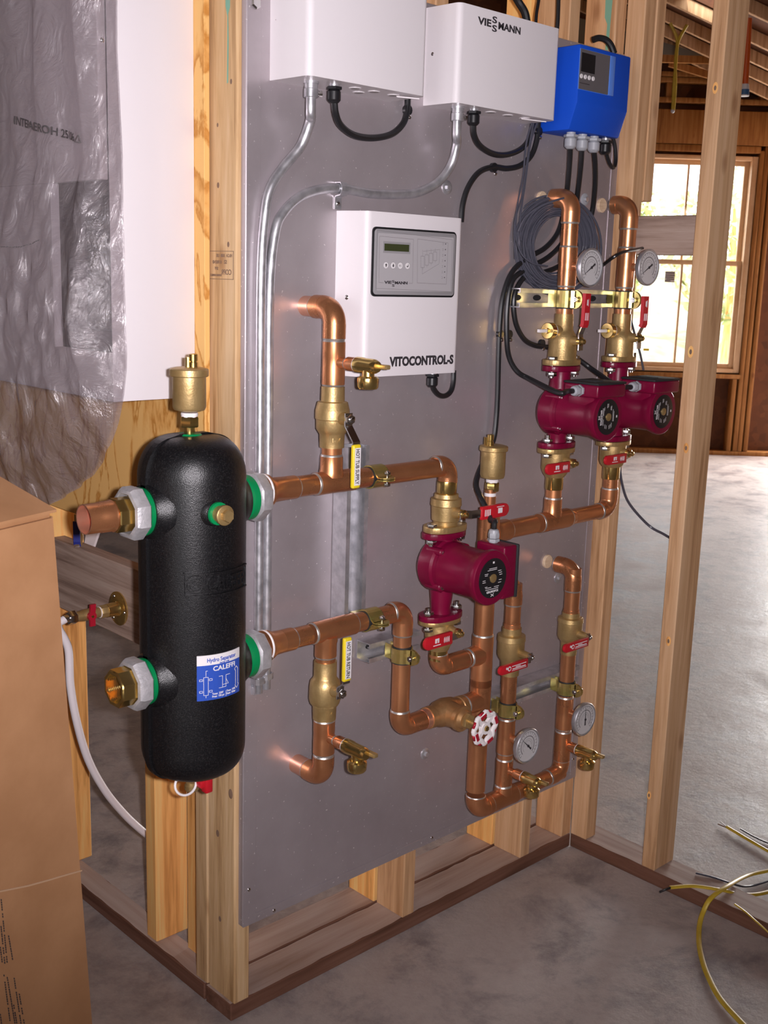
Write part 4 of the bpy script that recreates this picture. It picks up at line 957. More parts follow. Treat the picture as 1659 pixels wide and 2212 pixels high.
tees(X7, ((1553, 1590, 1624, .0085), (1640, 1660, 1692, .0085))); tees(X6, ((1506, 1536, 1572, .0085), (1580, 1606, 1640, .0085)))
# pipes above the return valves
for x, v, lb in ((X7, 1352, 'copper pipe hidden at the top by the nearest pump, above its small red handle'), (X6, 1322, 'copper pipe turning in toward the lowest wood plug near the board edge')):
    k = Cu('copper_pipe', lb, (x, PY, .75)); ez = .826
    k.pipe(C(x, zc(x, v + 6)), C(x, ez), .0180); k.elbow((x, PY, ez), -UYv, -Z, .048, ez - zc(x, v - 48), .0198, R=.027, rp=.018)
    k.pipe(C(x, zc(x, v - 6)), C(x, zc(x, v + 4)), .0192)
# risers above the farther pumps
for x, v0, v1, v2, v3, lb in ((X2, 480, 535, 575, 617, 'nearer copper riser, half wrapped by the grey wire coil'), (X3, 493, 537, 577, 620, 'farther copper riser, standing before the window glare')):
    k = Cu('copper_pipe', lb, (x, PY, 1.5)); ez = 1.662
    k.elbow((x, PY, ez), -UYv, -Z, .050 if x < .9 else .044, ez - zc(x, v0), .0205, R=.028, rp=.0185)
    k.pipe(C(x, zc(x, 700)), C(x, ez - .03), .0184)
    z0 = zc(x, v2); k.tee(C(x, z0), Z, UYv, (z0 - zc(x, v3), zc(x, v1) - z0), .028, .0203, .0085, rp=.0184)

# clamps
clamp('zinc clamp on the upper header next to the yellow supply handle', (sx + .006, PY, HZ), (1, 0, 0), .0190, w=.034)
clamp('zinc clamp on the lower header before its elbow', (sx + .004, PY, RZ), (1, 0, 0), .0190, w=.034)
clamp('zinc clamp on the upright pipe at the open ended short channel', C(XV, z2), (0, 0, 1), .0187)
clamp('zinc clamp on the return pipe under the nearest red and white lettered handle', C(X7, zs3), (0, 0, 1), .0180)
clamp('zinc clamp on the return pipe closest to the board edge', C(X6, zs3), (0, 0, 1), .0180)
clamp('bright zinc clamp on the nearer riser below its gauge', C(X2, zs4), (0, 0, 1), .0184, w=.036)
clamp('bright zinc clamp on the farther riser below its gauge', C(X3, zs4), (0, 0, 1), .0184, w=.036)

# ================================================================== VALVES
def prof_v(x, rows):
    """(pixel row, half width in pixels) pairs down an upright body -> (z, r)"""
    return [(zc(x, v), r / ppm((x, PY, zc(x, v)))) for v, r in rows]
def lat_z(mb, x, rows, seg=28):
    p = sorted(prof_v(x, rows)); return mb.lathe(C(x, 0), Z, p, seg)
def onx(x, z): return V((x, PY, z))
def yellow_valve(label, x, rows, hexr, vs, out, g0, g1, word):
    T = thing('ball_valve', label, 'ball valve', C(x, zc(x, rows[len(rows) // 2][0])), 'ball valves with yellow handles')
    mb = MB('brass'); lat_z(mb, x, rows); mb.mi = 0
    z0, r0 = prof_v(x, [hexr])[0]; mb.lathe(C(x, z0 - .0045), Z, [(0, r0 * .97), (.001, r0), (.009, r0), (.010, r0 * .97)], 8)
    z9 = zc(x, rows[-1][0] - 14); mb.text('1-1/4', .011, lambda v: V((x - .004 + v.x * .72 - .012, PY - math.sqrt(max(0, prof_v(x, [(rows[-1][0] - 14, rows[-1][1])])[0][1] ** 2 - (v.x * .72 - .016) ** 2)) - .0002 - v.z * 2, z9 + v.y)), .0004)
    part(T, 'body', mb)
    zs = zc(x, vs); sg = -1 if zc(x, g1) < zs else 1
    mb = MB('brass'); mb.lathe((x, PY - .018, zs), UYv, [(0, .0135), (.012, .0125), (.018, .010), (.026, .009)], 20); part(T, 'stem', mb)
    yo = PY - out; yl = PY - .044
    ga, gb = zc(x, g0), zc(x, g1)
    mb = MB('chrome'); mb.ribbon([(x, yl, zs - sg * .011), (x, yl, zs + sg * .012), (x, yo, ga - sg * .004), (x, yo, ga + sg * .01)], (1, 0, 0), .017, .0026)
    mb.hexn((x, yl - .001, zs), UYv, .008, .0095); mb.lathe((x, yl - .009, zs), UYv, [(0, .0055), (.004, .005), (.005, .003)], 12); part(T, 'lever', mb)
    lo, hi = min(ga, gb), max(ga, gb)
    mb = MB('yellow'); mb.box((x - .0095, yo - .0045, lo), (x + .0095, yo + .0045, hi), .0035, 3); h = part(T, 'grip', mb)
    mb = MB('whiteprint'); mb.box((x - .0065, yo - .0051, lo + .006), (x + .0075, yo - .0044, hi - .006)); L = hi - lo - .016
    vs_, _ = text_geo(word, .0115, .0002, 'LEFT', .0002); wd = max(v.x for v in vs_); kk = L / wd
    mb.m('ink').text(word, .0115, lambda v: V((x - .0038 + v.y * 1.02, yo - .0052 - v.z, hi - .008 - v.x * kk)), .0002, 'LEFT', .0002)
    o = part(T, 'grip_label', mb); o.parent = h
yellow_valve('brass ball valve whose yellow handle hangs down, marked HOT TUB SUPPLY', X1,
  [(835, 25.5), (866, 26), (868, 33), (884, 37), (886, 37.5), (904, 37.5), (906, 35.5), (926, 35), (934, 30), (938, 27.5), (966, 26.5)], (873, 30), 900, .066, 950, 1043, 'HOT TUB SUPPLY')
yellow_valve('brass ball valve whose yellow handle points up, marked HOT TUB RETURN', X4,
  [(1427, 25), (1460, 25), (1464, 27), (1470, 32), (1482, 34), (1508, 34.5), (1517, 32), (1518, 28), (1524, 26), (1552, 25)], (1519, 29), 1483, .060, 1453, 1360, 'HOT TUB RETURN')
def handle_text(mb, x0, x1, y, z0, z1, kind):
    L = x1 - x0; H = z1 - z0; mb.m('whiteprint')
    def bar(a, b, c, d): mb.box((x0 + L * a, y - .0005, z0 + H * c), (x0 + L * b, y, z0 + H * d))
    if kind == 'badge':      # round mark and rows of small print
        mb.lathe((x0 + L * .33, y + .0001, z0 + H * .52), (0, -1, 0), [(0, H * .27), (.0005, H * .27)], 16)
        mb.m('red').lathe((x0 + L * .33, y - .0004, z0 + H * .52), (0, -1, 0), [(0, H * .15), (.0004, H * .15)], 12); mb.m('whiteprint')
        mb.lathe((x0 + L * .24, y + .0001, z0 + H * .62), (0, -1, 0), [(0, H * .14), (.0005, H * .14)], 10)
        bar(.42, .92, .66, .74); bar(.55, .72, .50, .58); bar(.44, .90, .34, .44); bar(.42, .93, .20, .25)
    else:                    # square mark, line under it and raised ribs
        bar(.36, .50, .42, .78); bar(.30, .56, .22, .29)
        mb.m('red'); mb.box((x0 + L * .42, y - .0009, z0 + H * .40), (x0 + L * .44, y - .0001, z0 + H * .64)); mb.m('whiteprint')
        for q in range(4):
            a = .68 + q * .055; bar(a, a + .028, .28, .36); bar(a, a + .028, .66, .74); bar(a, a + .005, .28, .74); bar(a + .023, a + .028, .28, .74)
def hgrip(T, x0, x1, y, z, h, kind, tip, name='grip'):
    """red flat handle along X; tip: which end is rounded"""
    n = 8; o = []
    r = h * .5
    if tip < 0: o = [V((x1, y, z - r)), V((x1, y, z + r))] + [V((x0 + r - r * math.sin(math.pi * q / n), y, z + r * math.cos(math.pi * q / n))) for q in range(n + 1)]
    else: o = [V((x0, y, z + r)), V((x0, y, z - r))] + [V((x1 - r + r * math.sin(math.pi * q / n), y, z - r * math.cos(math.pi * q / n))) for q in range(n + 1)]
    mb = MB('red'); mb.prism(o, (0, .008, 0), .0014); g = part(T, name, mb)
    mb = MB('whiteprint'); a, b = (x0, x1) if tip < 0 else (x1, x0)
    if tip < 0: handle_text(mb, x0, x1, y - .0001, z - r, z + r, kind)
    else:
        for q in range(4): a = x0 + .008 + q * .005; mb.box((a, y - .0006, z - r * .5), (a + .0022, y, z + r * .5))
        a = x0 + (x1 - x0) * .58; mb.box((a, y - .0006, z - r * .35), (a + .013, y, z + r * .45)); mb.box((a - .004, y - .0006, z + r * .6), (a + .018, y, z + r * .7))
    o_ = part(T, 'grip_print', mb); o_.parent = g
def inline_valve(label, x, rows, hexr, vs, us, h0, h1, grp):
    T = thing('ball_valve', label, 'ball valve', C(x, zc(x, vs)), grp)
    mb = MB('brass'); lat_z(mb, x, rows); z0, r0 = prof_v(x, [hexr])[0]; mb.lathe(C(x, z0 - .006), Z, [(0, r0 * .95), (.0015, r0), (.011, r0), (.012, r0 * .95)], 8); part(T, 'body', mb)
    zs = zc(x, vs); yl = ysolve(x, zs, us)
    mb = MB('brass'); mb.lathe((x, PY - .015, zs), UYv, [(0, .011), (.012, .0105), (abs(yl - PY) - .015, .008)], 18); part(T, 'stem', mb)
    mb = MB('chrome'); mb.ribbon([(x + .010, yl, zs), (x - .004, yl, zs), (x - .010, yl - .012, zs - .002), (x - .02, yl - .012, zs - .002)], (0, 0, 1), .014, .0025); mb.hexn((x, yl - .001, zs), UYv, .008, .0075); mb.ball((x, yl - .010, zs), .0042, UYv); part(T, 'lever', mb)
    yg = yl - .012; a, b = AY(*h0, yg), AY(*h1, yg)
    hgrip(T, a.x, b.x, yg - .004, (a.z + b.z) / 2, .0205, 'badge', -1)
inline_valve('brass ball valve with a slanting red lettered handle, on the return nearer the tall riser', X7,
  [(1355, 21), (1369, 21), (1371, 30), (1382, 31), (1383, 29.5), (1412, 29.5), (1420, 26), (1427, 21), (1457, 20)], (1376, 29), 1405, 1143, (1077, 1451), (1138, 1431), 'return ball valves')
inline_valve('brass ball valve with a slanting red lettered handle, closest to the board edge', X6,
  [(1322, 19), (1332, 19), (1334, 27), (1342, 28), (1343, 26.5), (1373, 26.5), (1380, 23), (1385, 18), (1412, 17.5)], (1338, 26), 1364, 1268, (1217, 1403), (1269, 1385), 'return ball valves')
def oval(mb, x, z0, t, a, b, mt):
    mb.m(mt); o = [V((x + a * math.copysign(abs(math.cos(q)) ** .8, math.cos(q)), PY + b * math.sin(q), z0)) for q in [2 * math.pi * i / 32 for i in range(32)]]
    return mb.prism(o, (0, 0, t), .0012)
def flange_valve(label, x, rows, fl, half, vs, us, lever, shiny=None, port=None, up=False, grp='flanged pump valves'):
    T = thing('flanged_valve', label, 'pump valve', C(x, zc(x, vs)), grp)
    mb = MB('brass'); lat_z(mb, x, rows)
    z0, z1 = sorted((zc(x, fl[0]), zc(x, fl[1]))); a = half / ppm(C(x, z0)) * 1.24
    oval(mb, x, z0, z1 - z0, a, .033, 'brass'); part(T, 'body', mb)
    if shiny:
        mb = MB('brass_shiny'); lat_z(mb, x, shiny); part(T, 'polished_neck', mb)
    zs = zc(x, vs); yl = ysolve(x, zs, us)
    mb = MB('brass'); mb.lathe((x, PY - .018, zs), UYv, [(0, .0125), (.010, .0115), (abs(yl - PY) - .018, .008)], 18); mb.m('brass_shiny').lathe((x, yl + .004, zs), UYv, [(0, .0098), (.008, .0098), (.011, .006), (.016, .0055), (.018, .003)], 16); part(T, 'stem', mb)
    if lever[0] == 'h':
        _, tip, h0, h1, hh = lever; yg = yl - .004
        a, b = AY(*h0, yg), AY(*h1, yg); zg = (a.z + b.z) / 2
        mb = MB('chrome'); 
        if tip < 0: mb.ribbon([(x + .008, yl - .002, zs), (x - .006, yl - .002, zs - .004), (b.x - .004, yg, zg)], (0, 0, 1), .014, .0025)
        else: mb.ribbon([(x - .01, yl - .002, zs), (x + .008, yl - .002, zs), (a.x - .028, yg, zg + .001), (a.x + .004, yg, zg)], (0, 0, 1), .016, .0025)
        part(T, 'lever', mb); hgrip(T, a.x, b.x, yg - .004, zg, hh, 'mark', tip)
    else:
        _, q = lever
        pts = [V((x, ysolve(x, zc(x, v), u), zc(x, v))) for u, v in q]
        # rows are read on the shifted handle, so correct the height for the reach
        pts = []
        for u, v in q:
            y = PY - .05
            for _ in range(6):
                P = AY(u, v, y); y = ysolve(x, P.z, u)
            pts.append(V((x, y, P.z)))
        mb = MB('chrome'); mb.ribbon([V((x, pts[0].y, pts[0].z - .012))] + pts[:2] + [pts[2], pts[2] + (pts[3] - pts[2]) * .1], (1, 0, 0), .015, .0026); part(T, 'lever', mb)
        mb = MB('red'); mb.ribbon([pts[1] + (pts[2] - pts[1]) * .72, pts[2], pts[3] - (pts[3] - pts[2]) * .1, pts[3]], (1, 0, 0), .0185, .0085); g = part(T, 'grip', mb)
        mb = MB('whiteprint'); m_ = pts[2] + (pts[3] - pts[2]) * .12
        for w_ in range(4): mb.box((x - .006 + w_ * .0035, m_.y - .0049, m_.z), (x - .0052 + w_ * .0035, m_.y - .0040, m_.z + .016))
        mb.box((x - .003, m_.y - .0049, m_.z + .032), (x + .001, m_.y - .0040, m_.z + .044)); mb.box((x + .002, m_.y - .0049, m_.z + .030), (x + .003, m_.y - .0040, m_.z + .046)); o = part(T, 'grip_print', mb); o.parent = g
    if port:
        v, L = port; z0 = zc(x, v); P = C(x - .016, z0)
        mb = MB('brass'); mb.lathe(P, (-1, 0, 0), [(0, .0125), (.012, .011), (.024, .011)], 18); part(T, 'drain_port', mb)
        mb = MB('whitebead'); mb.lathe(P + V((-.024, 0, 0)), (-1, 0, 0), [(0, .0165), (.003, .0165)], 20); part(T, 'cap_gasket', mb)
        mb = MB('brass_shiny'); mb.lathe(P + V((-.027, 0, 0)), (-1, 0, 0), [(0, .0175), (.013, .0175), (.014, .0165)], 24); mb.hexn(P + V((-.041, 0, 0)), (-1, 0, 0), .004, .006); part(T, 'drain_cap', mb)
        mb = MB('whitebead'); mb.box(P + V((-.072, -.0035, -.0035)), P + V((-.044, .0035, .0035)), .001); part(T, 'cap_strap', mb)
    return T
flange_valve('flanged brass valve on top of the nearest pump, red handle pointing across', XP + .003,
  [(1066, 26), (1074, 27), (1076, 33), (1090, 34), (1092, 32), (1122, 30.5), (1124, 27), (1133, 26)], (1132, 1145), 45, 1103, 1000, ('h', 1, (1039, 1107), (1097, 1101), .0275), shiny=[(1038, 21.5), (1041, 22), (1068, 22), (1070, 21)])
flange_valve('flanged brass valve under the nearest pump with a red handle', XP - .002,
  [(1340, 32), (1352, 31), (1356, 32), (1386, 30), (1394, 25), (1402, 22)], (1334, 1343), 43, 1354, 990, ('h', -1, (915, 1395), (975, 1375), .0265), shiny=[(1400, 20), (1424, 20)])
flange_valve('flanged brass valve with a tethered drain cap, on the nearer riser', X2,
  [(678, 20), (712, 20.5), (718, 24), (724, 28), (734, 30), (772, 31), (776, 33), (780, 33)], (776, 788), 40, 735, 1253, ('v', ((1254, 745), (1254, 722), (1263, 700), (1268, 634))), port=(714, 1))
flange_valve('flanged brass valve with a tethered drain cap, on the farther riser', X3,
  [(678, 19.5), (712, 20), (718, 23), (724, 27), (734, 29), (766, 29.5), (770, 31), (774, 31)], (769, 780), 36, 728, 1380, ('v', ((1380, 742), (1379, 722), (1390, 700), (1394, 640))), port=(714, 1))
flange_valve('flanged brass valve with a red handle under the pump on the nearer riser', X2,
  [(972, 31), (985, 30), (1012, 30), (1022, 26), (1030, 20)], (966, 976), 39, 994, 1238, ('h', -1, (1179, 1017), (1229, 1006), .0245), shiny=[(1026, 19.5), (1055, 19.5), (1057, 18.5)])
flange_valve('flanged brass valve with a red handle under the farthest pump', X3,
  [(955, 29), (968, 28), (995, 27.5), (1003, 24), (1008, 19)], (951, 960), 37, 974, 1358, ('h', -1, (1306, 997), (1351, 987), .0225), shiny=[(1006, 18.5), (1032, 18.5), (1034, 17.5)])
# gate valve with the red and white wheel
T = thing('gate_valve', 'bronze gate valve with a red and white hand wheel', 'gate valve', C(.48, LZ))
a, b = xc(LZ, 922), xc(LZ, 1000); L = b - a
mb = MB('bronze'); mb.lathe(C(a, LZ), X_, [(0, .0235), (.014, .024), (.016, .0225), (.024, .0225), (.034, .028), (L * .5, .031), (L - .034, .028), (L - .024, .0225), (L - .016, .0225), (L - .014, .024), (L, .0235)], 28)
gx_ = (a + b) / 2; mb.lathe((gx_, PY, LZ), UYv, [(.0, .030), (.030, .026), (.040, .024), (.042, .028), (.052, .028), (.053, .022), (.062, .018)], 24); part(T, 'body', mb)
mb = MB('copper_new'); mb.cyl(C(a - .014, LZ), C(a + .004, LZ), .0215); part(T, 'joint', mb)
mb = MB('brass'); mb.hexn((gx_, PY - .060, LZ), UYv, .012, .0165); mb.cyl((gx_, PY - .07, LZ), (gx_, PY - .118, LZ), .0062); part(T, 'bonnet', mb)
wy = ysolve(gx_, LZ, 1047); wc = V((gx_, wy, LZ))
mb = MB('whitebead'); n = 8; pr = []
R_ = .031
for q in range(64):
    a_ = 2 * math.pi * q / 64; rr = R_ + .0035 * math.cos(8 * a_); pr.append(wc + V((rr * math.cos(a_), 0, rr * math.sin(a_))))
mb.sweep(pr + [pr[0]], [.0048, .0062], 10, cap=False, flat=(0, 1, 0))
for q in range(4):
    a_ = math.pi / 4 + q * math.pi / 2; mb.ribbon([wc + V((.006 * math.cos(a_), .002, .006 * math.sin(a_))), wc + V((R_ * math.cos(a_), 0, R_ * math.sin(a_)))], (0, 1, 0), .007, .009)
mb.tubeopen(wc + V((0, .005, 0)), wc - V((0, .005, 0)), .013, .0065); hw = part(T, 'hand_wheel', mb)
mb = MB('redpaint')
for q in range(8):
    a_ = math.pi / 8 + q * math.pi / 4; c_ = wc + V((R_ * math.cos(a_), 0, R_ * math.sin(a_))); t_ = V((-math.sin(a_), 0, math.cos(a_)))
    if q % 2 == 0: mb.ribbon([c_ - t_ * .0085 + V((0, -.0068, 0)), c_ + t_ * .0085 + V((0, -.0068, 0))], V((math.cos(a_), 0, math.sin(a_))), .0072, .0012)
    mb.sweep([c_ - t_ * .007 + V((math.cos(a_), 0, math.sin(a_))) * .0042, c_ + t_ * .007 + V((math.cos(a_), 0, math.sin(a_))) * .0042], .003, 8)
o = part(T, 'painted_marks', mb); o.parent = hw
mb = MB('brass_shiny'); mb.hexn(wc + V((0, -.002, 0)), UYv, .006, .006); o = part(T, 'wheel_nut', mb); o.parent = hw

# ================================================================== PUMPS
def pump(label, x, zt, zb, za, yf, side, k=1.0, gl_=True):
    """circulator: volute between two oval flanges, motor reaching toward the room, terminal box on top or side"""
    T = thing('circulator_pump', label, 'pump', C(x, za), 'maroon circulator pumps')
    mb = MB('maroon'); ft = .012
    oval(mb, x, zt - ft, ft, .052 * k, .032, 'maroon'); oval(mb, x, zb, ft, .052 * k, .032, 'maroon')
    mb.lathe(C(x, za), Z, [(zb + ft - za, .0215), (zb + ft + .012 - za, .021), (-.03, .027), (.03, .027), (zt - ft - .012 - za, .022), (zt - ft - za, .0225)], 24)
    mb.lathe((x, PY + .032, za), UYv, [(0, .030 * k), (.006, .047 * k), (.016, .0545 * k), (.048, .0545 * k), (.052, .050 * k), (.060, .049 * k)], 36)
    for q in range(4):
        a = math.pi / 4 + q * math.pi / 2; c = V((x + .048 * k * math.cos(a), PY - .014, za + .048 * k * math.sin(a))); mb.lathe(c, UYv, [(-.02, .009), (.018, .009), (.02, .0075)], 12)
    part(T, 'volute', mb)
    mb = MB('chrome')
    for q in range(4):
        a = math.pi / 4 + q * math.pi / 2; c = V((x + .048 * k * math.cos(a), PY - .0335, za + .048 * k * math.sin(a))); mb.lathe(c, UYv, [(0, .005), (.004, .005), (.0042, .003)], 10)
    part(T, 'housing_screw', mb)
    mb = MB('maroon'); y0 = PY - .030; D = y0 - yf; r = .0475 * k; rr_ = .0535 * k
    mb.lathe((x, y0, za), UYv, [(0, r * 1.06), (.006, r * 1.04), (.010, r), (D - .032, r * .99), (D - .024, r * 1.04), (D - .012, rr_ * .99), (D - .006, rr_), (D - .0015, rr_ * .985), (D, rr_ * .95)], 40); mo = part(T, 'motor', mb)
    mb = MB('black'); mb.lathe((x, yf + .0004, za), UYv, [(0, .0385 * k), (.0012, .0385 * k), (.0014, .037 * k)], 40)
    mb.m('brass').lathe((x, yf - .001, za), UYv, [(0, .0085 * k), (.002, .0085 * k), (.003, .006), (.0031, .002)], 16)
    rot = 0 if side == 'right' else -math.pi / 2
    def fy(a_, b_): 
        c_, s_ = math.cos(rot), math.sin(rot); return V((x + k * (a_ * c_ - b_ * s_), yf - .0012, za + k * (a_ * s_ + b_ * c_)))
    mb.m('whiteprint')
    def dash(a_, b_, w_, h_=.0013): mb.add([fy(a_, b_), fy(a_ + w_, b_), fy(a_ + w_, b_ + h_), fy(a_, b_ + h_)], [(0, 1, 2, 3)], False)
    rnd = random.Random(int(x * 100))
    for b_, a_, w_ in ((.019, -.012, .022), (.016, -.016, .026), (.010, -.024, .010), (.007, -.023, .008), (-.002, -.029, .008), (-.0055, -.029, .009), (.012, .013, .010), (.008, .016, .009), (.004, .018, .008), (-.006, .017, .008), (-.011, .015, .009), (-.015, -.022, .007), (-.0175, -.020, .016), (-.0175, .004, .014), (-.021, -.020, .036)): dash(a_, b_, w_, .0011)
    mb.text('GRUNDFOS', .0062, lambda v: fy(v.x - .0165, v.y - .0275) + V((0, -v.z, 0)), .0002, 'LEFT', .0001)
    for a0, a1 in ((-.004, .004), (.004, -.004)):
        p, q = fy(a0, -.035), fy(a1, -.030); nn = (q - p).normalized().cross(V((0, 1, 0))) * .0009; mb.add([p - nn, p + nn, q + nn, q - nn], [(0, 1, 2, 3)], False)
    mb.add([fy(-.0025, .0285), fy(.0025, .0285), fy(.0025, .0325), fy(-.0025, .0325)], [(0, 1, 2, 3)], False)
    o = part(T, 'rating_plate', mb); o.parent = mo
    # terminal box
    yb0, yb1 = yf + .085, yf + .004
    mb = MB('maroon')
    if side == 'right':
        mb.box((x + .040 * k, yb1 + .004, za - .052 * k), (x + .078 * k, yb0, za + .052 * k), .005, 3); mb.box((x + .02, yb1 + .012, za - .04), (x + .045, yb0 - .008, za + .04), .004); part(T, 'terminal_box', mb)
        mb = MB('black_matt'); mb.box((x + .077 * k, yb1 + .002, za - .053 * k), (x + .0835 * k, yb0 + .002, za + .053 * k), .003); part(T, 'terminal_cover', mb)
        P, ax = V((x + .055 * k, (yb0 + yb1) / 2 + .008, za + .051 * k)), Z
    else:
        mb.box((x - .050 * k, yb1 - .010, za + .042 * k), (x + .052 * k, yb0, za + .070 * k), .005, 3); mb.box((x - .04, yb1 + .006, za + .02), (x + .04, yb0 - .006, za + .045), .004); part(T, 'terminal_box', mb)
        mb = MB('black_matt'); mb.box((x - .051 * k, yb1 - .011, za + .069 * k), (x + .053 * k, yb0 + .001, za + .0745 * k), .003)
        for q in range(5): mb.box((x - .03 + q * .006, yb1 + .012, za + .0742 * k), (x - .028 + q * .006, yb0 - .012, za + .0762 * k), .0006)
        part(T, 'terminal_cover', mb); P, ax = V((x - .049 * k, (yb0 + yb1) / 2 - .006, za + .056 * k)), -X_
    mb = MB('greyplastic'); mb.lathe(P, ax, [(0, .0095), (.003, .0095)], 12); mb.hexn(P + ax * .003, ax, .006, .0125); mb.hexn(P + ax * .010, ax, .011, .0118); mb.lathe(P + ax * .021, ax, [(0, .0115), (.006, .010), (.008, .0065)], 12); part(T, 'cable_gland', mb)
    for sx_ in (-1, 1):
        for zf, nm in ((zt, 1), (zb, -1)):
            c = C(x + sx_ * .040 * k, zf) - V((0, .006, 0)); mb = MB('chrome'); lo = -.026 if nm > 0 else -.014; hi = .014 if nm > 0 else .030
            mb.cyl(c + Z * lo, c + Z * hi, .0050, seg=12)
            if nm > 0: mb.hexn(c + Z * .0125, Z, .008, .0105); mb.hexn(c - Z * (ft + .010), Z, .009, .0108)
            else: mb.hexn(c - Z * .0205, Z, .008, .0105); mb.hexn(c + Z * (ft + .001), Z, .009, .0108)
            part(T, 'flange_bolt', mb)
    return P + ax * .028, ax
def face(x, u, v):
    y = PY - .12
    for _ in range(8):
        P = AY(u, v, y); y = ysolve(x, P.z, u)
    return y, P.z
yf, za = face(XP, 1064, 1249)
g1, ax1 = pump('maroon pump nearest the camera, its terminal box on the side', XP, zc(XP, 1146), zc(XP, 1334), za, yf, 'right', 1.06)
mb = MB('rubber'); mb.cable(C1END and [C1END, (C1END + g1) / 2 + V((.004, -.004, .008)), g1 + V((0, 0, .012)), g1 - V((0, 0, .012))], cr, 10, 8); single('cable_end', 'black cable end dropping into the grey fitting on the nearest pump', 'cable', mb, g1, 'black cables on the board')
yf2, za2 = face(X2, 1313, 901)
g2, ax2 = pump('maroon pump on the nearer riser, grey fitting and cable on its side', X2, zc(X2, 789), zc(X2, 965), za2, yf2, 'top')
cable('black_cable', 'black cable sweeping down from the wire coil into the pump on the nearer riser', C2[:-1] + [g2 + V((-.05, 0, -.001)), g2 + V((-.02, 0, 0)), g2 + V((.012, 0, 0))], cr, clips=[back(1099, 722)])
yf3, za3 = face(X3, 1432, 889)
g3, ax3 = pump('maroon pump on the farther riser, farthest from the camera', X3, zc(X3, 781), zc(X3, 950), za3, yf3, 'top')
cable('black_cable', 'black cable passing behind the nearer valve to the farthest pump', C3 + [g3 + V((-.04, .01, .004)), g3 + V((-.012, 0, 0)), g3 + V((.012, 0, 0))], cr, clips=[AY(1170, 742, -.033)])

# ================================================================== GAUGES, DRAINS, VENTS
def gauge(label, x, v, u, vface, ang):
    z0 = zc(x, v); y0 = PY - .02; yf = PY - .06
    for _ in range(8):
        P = AY(u, vface, yf); yf = ysolve(x, P.z, u)
    yf = min(yf, PY - .045); c = V((x, yf, z0)); R = .041
    T = thing('pressure_gauge', label, 'gauge', c, 'pressure gauges')
    mb = MB('copper'); mb.cyl((x, PY - .026, z0), (x, yf + .022, z0), .0082, seg=16); mb.m('galv').hexn((x, yf + .022, z0), UYv, .009, .0092); part(T, 'stem', mb)
    mb = MB('galv'); mb.lathe(c + V((0, .014, 0)), UYv, [(0, R * .72), (.004, R * .9), (.008, R * .97), (.013, R), (.017, R), (.0185, R * .965), (.0175, R * .90), (.0145, R * .89)], 40, cap=True); part(T, 'case', mb)
    D = c + V((0, -.0012, 0)); mb = MB('dial'); mb.lathe(D, UYv, [(0, R * .89), (.0006, R * .89)], 40)
    dl = part(T, 'dial', mb)
    mb = MB('inkgrey'); yy = D.y - .0010
    for rr, a0, a1, wd in ((.80, -45, 225, .0012), (.56, -45, 225, .0022), (.40, -45, 225, .0007), (.30, 0, 180, .0007)):
        pts = [V((c.x + R * rr * math.cos(math.radians(q)), yy, c.z + R * rr * math.sin(math.radians(q)))) for q in range(a0, a1 + 1, 9)]
        hair(mb, pts, wd, yy)
    for q in range(-45, 226, 15):
        a = math.radians(q); hair(mb, [V((c.x + R * m_ * math.cos(a), yy, c.z + R * m_ * math.sin(a))) for m_ in (.66, .80)], .0011, yy)
    o = part(T, 'scale_marks', mb); o.parent = dl
    mb = MB('ink'); a = math.radians(ang); d = V((math.cos(a), 0, math.sin(a))); s_ = V((-math.sin(a), 0, math.cos(a))); q = V((c.x, yy - .0012, c.z))
    mb.prism([q + d * R * .74, q + s_ * .0014, q - d * R * .36 + s_ * .0022, q - d * R * .36 - s_ * .0022, q - s_ * .0014], (0, -.0006, 0)); mb.lathe(q, UYv, [(0, .003), (.0016, .003)], 14); part(T, 'needle', mb)
    return T
gauge('round gauge on the nearer riser above its long red lever', X2, 577, 1275, 578, 212)
gauge('round gauge on the farther riser in front of the window', X3, 577, 1399, 582, 210)
gauge('lowest round gauge, on the return pipe beside the hand wheel', X7, 1592, 1139, 1597, 138)
gauge('round gauge on the return pipe nearest the board edge', X6, 1538, 1262, 1549, 92)
